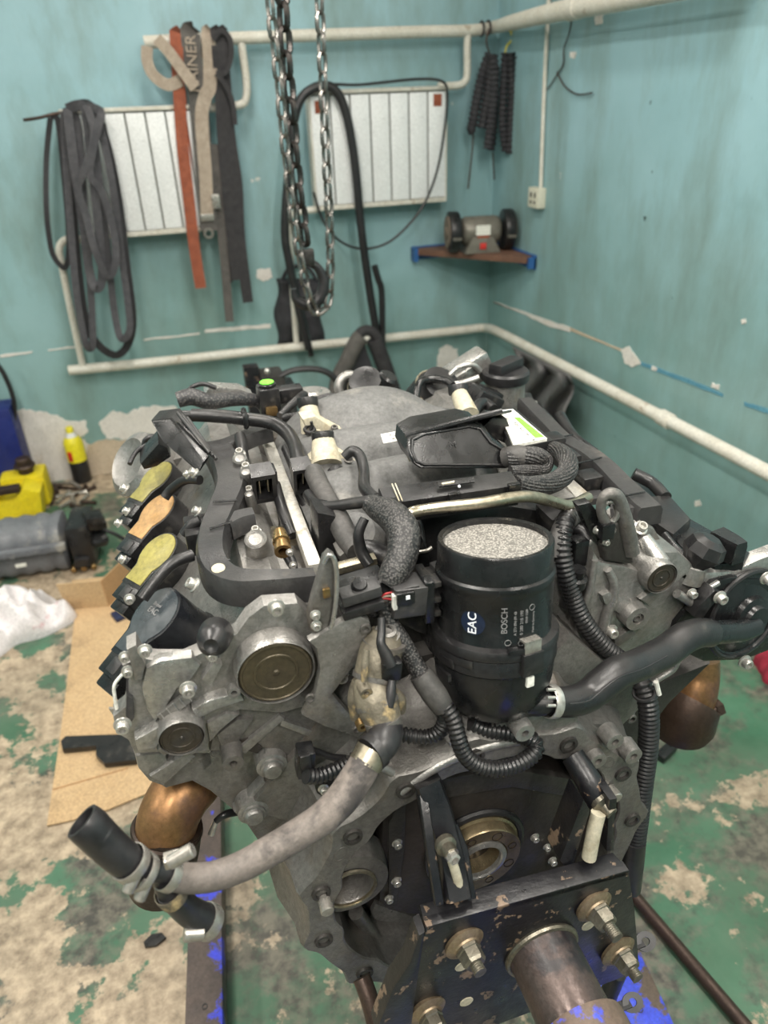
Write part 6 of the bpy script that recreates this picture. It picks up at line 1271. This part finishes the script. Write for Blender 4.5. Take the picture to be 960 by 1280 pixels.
# ---- suction hose from the bowl to the air valve
hose('bowl_outlet', 'plastic_clean', [(640, 872, .5), (664, 880, .49), (690, 878, .488)], [14, 15, 15], mf_)
hose('suction_hose', 'rubber', [(690, 877, .488), (712, 877, .488), (734, 870, .492), (752, 856, .498), (772, 841, .505), (800, 830, .515), (832, 814, .53), (856, 797, .54), (874, 791, .545), (886, 791, .55)], [19, 19.5, 20, 21, 21, 20, 20, 19.5, 18.5, 18], None, seg=22)
hose('valve_nozzle', 'plastic_clean', [(880, 791, .549), (900, 790, .556), (926, 788, .565), (945, 782, .57)], [15, 15, 14, 12], av, seg=18)
cl = clamp('hose_clamp', 'bolt_steel', [(684, 877, .488), (694, 877, .488)], 20)
for i in range(3):
    hose('clamp_tooth', 'bolt_steel', [(684, 862 + 10 * i, .468), (694, 862 + 10 * i, .468)], 2.2, cl, sub=1)
hose('hose_seam', 'rubber_black', [(712, 880, .466), (736, 876, .47), (756, 860, .478), (776, 846, .485), (804, 836, .496), (834, 820, .51)], 1.0)
hose('drain_pipe', 'rubber', [(622, 890, .51), (650, 888, .51), (674, 888, .505)], 7)
polyY('outlet_shelf', 'alu_inner', [(560, 885), (600, 880), (690, 890), (725, 900), (724, 915), (640, 905), (570, 910)], .53, .03, .005)

# ---- exhaust pipes
hose('exhaust_pipe', 'heat_pipe', [(258, 955, .66), (244, 972, .64), (226, 992, .62), (212, 1018, .605), (206, 1044, .6)], [34, 37, 38, 38, 37], seg=28)
hose('pipe_sleeve', 'heat_dark', [(212, 1030, .604), (206, 1058, .6), (203, 1076, .6), (200, 1104, .6)], [41, 43, 42, 38], seg=28)
b = MB().m('heat_dark'); b.torus(P(209, 1036, .602), (P(209, 1036, .602) - P(204, 1066, .6)), .037, .004, 30, 8); b.build('pipe_bead', EN)
hose('exhaust_pipe', 'heat_pipe', [(874, 822, .78), (872, 844, .77), (867, 864, .76), (860, 882, .755)], [24, 26, 28, 30], seg=26)
hose('pipe_sleeve', 'heat_brown', [(862, 872, .757), (860, 876, .755), (852, 902, .75), (850, 910, .75)], [34, 39, 40, 36], seg=26, sub=1)
b = MB().m('heat_brown'); p = P(880, 892, .73); b.cyl(p + V((-.01, 0, .0)), p + V((.03, 0, .006)), .013, seg=14, bev=.002); b.cyl(p + V((.018, 0, .004)), p + V((.032, 0, .006)), .016, seg=6); b.build('sensor_boss', EN)
bank([(.20, .1), (.32, .085), (.32, .12), (.24, .15), (.18, .14)], .64, 1.1, 'heat_brown', 'exhaust_manifold', -1)
bank([(.20, .1), (.32, .08), (.32, .12), (.24, .15), (.18, .14)], .68, 1.1, 'heat_brown', 'exhaust_manifold', 1)
# dark cable with a lug under the left head
hose('earth_cable', 'rubber_black', [(318, 1010, .62), (300, 1014, .61), (282, 1018, .6), (270, 1026, .6)], [5, 5, 5, 4])
hose('cable_lug', 'bolt_steel', [(270, 1026, .6), (267, 1034, .6), (264, 1042, .6)], [3.5, 4, 4.5])
# ================================================================== THE STAND
ST = empty('engine_stand', (.3, .45, 0)); tag(ST, 'engine stand with black bolted head plate and worn blue legs', 'engine stand')
ys = .40
def sp(name, m, pts, Y, th, bev=.003, par=None): b = MB().m(m); b.prism([P(x, y, Y) for x, y in pts], (0, th, 0), bev, 2); return b.build(name, par or ST)
plt = sp('head_plate', 'black_paint', [(533, 1159), (786, 1088), (794, 1140), (799, 1205), (794, 1216), (700, 1252), (610, 1286), (505, 1330), (512, 1250), (522, 1200)], ys, .012, .002)
b = MB().m('black_paint'); b.prism([P(532, 1160, ys), P(787, 1088, ys), P(787, 1088, ys) + V((-.006, .024, .002)), P(532, 1160, ys) + V((.002, .024, .002))], (0, 0, -.008), .0015); b.build('plate_flange', plt)
tc_ = P(676, 1186, ys); tr = 44 * mpp(tc_)
b = MB().m('tube_steel'); b.lathe(V((tc_.x, ys + .004, tc_.z)), BACK, [(tr * 1.1, 0), (tr * 1.1, .006), (tr, .012), (tr, .2)], 40); b.build('pivot_tube', ST)
b = MB().m('nut'); b.torus(V((tc_.x, ys - .003, tc_.z)), BACK, tr * 1.04, .004, 40, 8); b.build('weld_bead', ST)
b = MB().m('blue_paint'); b.lathe(V((tc_.x, ys - .084, tc_.z)), BACK, [(tr * 1.02, 0), (tr * 1.2, 0), (tr * 1.22, .004), (tr * 1.22, .18), (tr * 1.02, .18)], 40); b.build('blue_collar', ST)
# post and base outside the picture
cy = ys - .22
b = MB().m('blue_paint'); b.box((tc_.x, cy, (tc_.z - tr) / 2), (.07, .07, tc_.z - tr), bev=.004); b.build('post', ST)
b = MB().m('blue_paint'); b.box((tc_.x - .03, cy, .08), (.86, .06, .06), bev=.004); b.build('base_beam', ST)
zl = .1
for pts, m in ((((229, 1290), (280, 1290), (242, 1085), (272, 1085)), 'blue_worn'), (((768, 1290), (850, 1290), (738, 1180), (786, 1180)), 'blue_paint')):
    pa, pb_, pc, pd = [PZ(x, y, zl) for x, y in pts]; a_ = (pa + pb_) / 2; c_ = (pc + pd) / 2; d_ = (c_ - a_).normalized(); w_ = (pb_ - pa).length * .92
    a2 = a_ - d_ * ((a_.y - cy) / max(d_.y, .2)); c2 = a_ + d_ * 1.05
    q = (a2 + c2) / 2; R_ = Matrix((V((d_.y, -d_.x, 0)), d_, UPZ)).transposed()
    b = MB().m(m); b.box(q - V((0, 0, .035)), (w_, (c2 - a2).length, .07), R_, bev=.004); lg = b.build('leg', ST)
    for k_ in (.05, .95):
        e_ = a2.lerp(c2, k_); b = MB().m('rubber_black'); b.cyl((e_.x - .02, e_.y, .03), (e_.x + .02, e_.y, .03), .03, seg=20, bev=.004); b.build('caster', lg)
    b = MB().m('rubber_black'); h_ = PZ(256, 1258, zl + .0008) if m == 'blue_worn' else PZ(800, 1262, zl + .0008); b.lathe(h_, UPZ, [(.006, -.001), (.006, .0006), (.004, .0006), (.004, -.004), (0, -.004)], 12); b.build('bolt_hole', lg)
# bolts with washers and nuts on the plate
def stud(px, py, rp, L_=.03, ax=V((.12, -1, .0))):
    p = P(px, py, ys - .001); k = mpp(p); r_ = rp * k; ax = ax.normalized()
    o = MB().m('washer'); o.lathe(p, ax, [(0, -.002), (r_, -.002), (r_ * 1.03, .002), (r_ * .9, .004), (r_ * .7, .006), (r_ * .66, .008), (0, .008)], 28); o = o.build('mounting_bolt', ST)
    b = MB().m('nut'); b.lathe(p + ax * .008, ax, [(r_ * .66, 0), (r_ * .66, .003), (r_ * .6, .004), (r_ * .6, .014), (r_ * .5, .017), (0, .017)], 6); b.build('nut', o, angle=20)
    b = MB().m('nut'); b.tube([p + ax * .02, p + ax * (.02 + L_)], r_ * .32, seg=12, sub=1, rib=(.0022, .0007)); b.build('thread', o)
    return o
stud(580, 1178, 26, .014); stud(742, 1132, 25, .02); stud(772, 1188, 24, .016); stud(534, 1262, 24, .012)
for px, py in ((577, 1208), (583, 1252), (735, 1157), (726, 1205)):
    p = P(px, py, ys); k = mpp(p); b = MB().m('cream'); b.lathe(p, BACK, [(0, -.004), (9 * k, -.004), (9 * k, .0004), (8.5 * k, .0008), (0, .0008)], 20); b.build('plate_hole', plt)
# arms from the plate up to the bell housing
def arm(name, pts, w_, m='black_paint', par=None):
    b = MB().m(m); q = [P(*p) for p in pts]; k = mpp(q[0]); b.tube(q, w_ * k, sub=1, prof=[(-1, -.7), (-.8, -1), (.8, -1), (1, -.7), (1, .7), (.8, 1), (-.8, 1), (-1, .7)], ref=(0, 1, 0)); return b.build(name, par or ST)
a1_ = arm('upper_arm', [(570, 1122, .415), (560, 1064, .445), (545, 1008, .47), (533, 975, .485)], 17)
b = MB().m('nut'); p = P(557, 1057, .432); k = mpp(p); b.lathe(p, V((.1, -1, .2)), [(0, -.004), (14 * k, -.004), (14 * k, .002), (10 * k, .004), (9.5 * k, .014), (0, .014)], 24); b.build('arm_washer', a1_)
b = MB().m('bolt_steel'); b.lathe(p + V((.001, -.012, .002)), V((.1, -1, .2)), [(8 * k, 0), (8 * k, .008), (5 * k, .009), (4 * k, .004), (0, .004)], 6); b.build('arm_bolt', a1_, angle=20)
b = MB().m('cream'); b.tube([P(563, 1070, .425), P(570, 1092, .42), P(576, 1116, .415)], .005, seg=10); b.build('bright_spacer', a1_)
arm('arm_side_plate', [(548, 1128, .412), (536, 1050, .44), (527, 992, .475)], 6); arm('arm_side_plate', [(588, 1122, .412), (578, 1060, .44), (566, 1030, .455)], 6)
a2_ = MB().m('black_paint'); a2_.tube([P(748, 1000, .445), P(735, 975, .46), (P(716, 945, .485))], [17 * .00085, 17 * .00085, 16 * .00085], seg=18); a2_ = a2_.build('upper_arm', ST)
sp('arm_side_plate', 'black_paint', [(700, 1076), (730, 1000), (738, 1014), (716, 1084), (708, 1086)], .425, .03, .002)
sp('arm_side_plate', 'black_paint', [(758, 1064), (762, 1000), (772, 998), (768, 1030), (768, 1064)], .425, .03, .002)
b = MB().m('cream'); b.tube([P(748, 1016, .43), P(742, 1040, .425), P(736, 1072, .42)], [10 * .0008] * 3, seg=14); b.build('bright_spacer', a2_)
p = P(752, 1002, .44); k = mpp(p); b = MB().m('nut'); b.lathe(p, V((.25, -1, -.2)), [(0, -.004), (15 * k, -.004), (15 * k, .002), (12 * k, .004), (9 * k, .006), (8 * k, .016), (0, .016)], 24); b.build('arm_bolt', a2_)
# lower arms
sp('lower_arm', 'black_paint', [(470, 1290), (492, 1235), (512, 1205), (524, 1170), (532, 1165), (524, 1215), (514, 1290)], .392, .02, .003)
hose2 = MB().m('rod_steel'); hose2.tube([P(452, 1222, .47), P(462, 1250, .45), P(475, 1300, .42)], .011, seg=14); hose2.build('lower_rod', ST)
# small black lugs by the plate
for cxp, cyp in ((806, 1177), (790, 1253)):
    p = P(cxp, cyp, .41); k = mpp(p); b = MB().m('rubber_black'); b.lathe(p, V((0, -.5, 1)), [(4.5 * k, 0), (11 * k, 0), (11 * k, .003), (4.5 * k, .003), (4.5 * k, 0)], 22, sx=1.25); b.box(p + V((-.013, 0, .001)), (.02, .012, .003)); b.build('cable_eye', ST)
b = MB().m('rubber'); b.tube([P(772, 1215, .5), P(762, 1240, .5), P(756, 1260, .5), P(762, 1290, .5)], .014, seg=14); b.build('drain_hose', EN)
b = MB().m('steel'); b.torus(P(757, 1254, .5), (0, 0, 1), .0145, .003, 22, 6); b.build('drain_clamp', EN)
b = MB().m('rod_steel'); q0, q1 = PZ(786, 1112, .016), PZ(960, 1316, .016); d_ = (q1 - q0).normalized(); b.cyl(q0 - d_ * .25, q1 + d_ * .1, .0145, seg=16, bev=.002); tag(b.build('steel_bar'), 'long brown steel bar lying on the floor beside the stand leg', 'bar')
p = PZ(832, 944, .0); b = MB().m('plastic'); b.box(p + V((0, 0, .012)), (.07, .03, .024), Matrix.Rotation(.4, 3, 'Z'), bev=.005); tag(b.build('plastic_clip'), 'small black plastic clip on the floor under the brown exhaust outlet', 'clip')
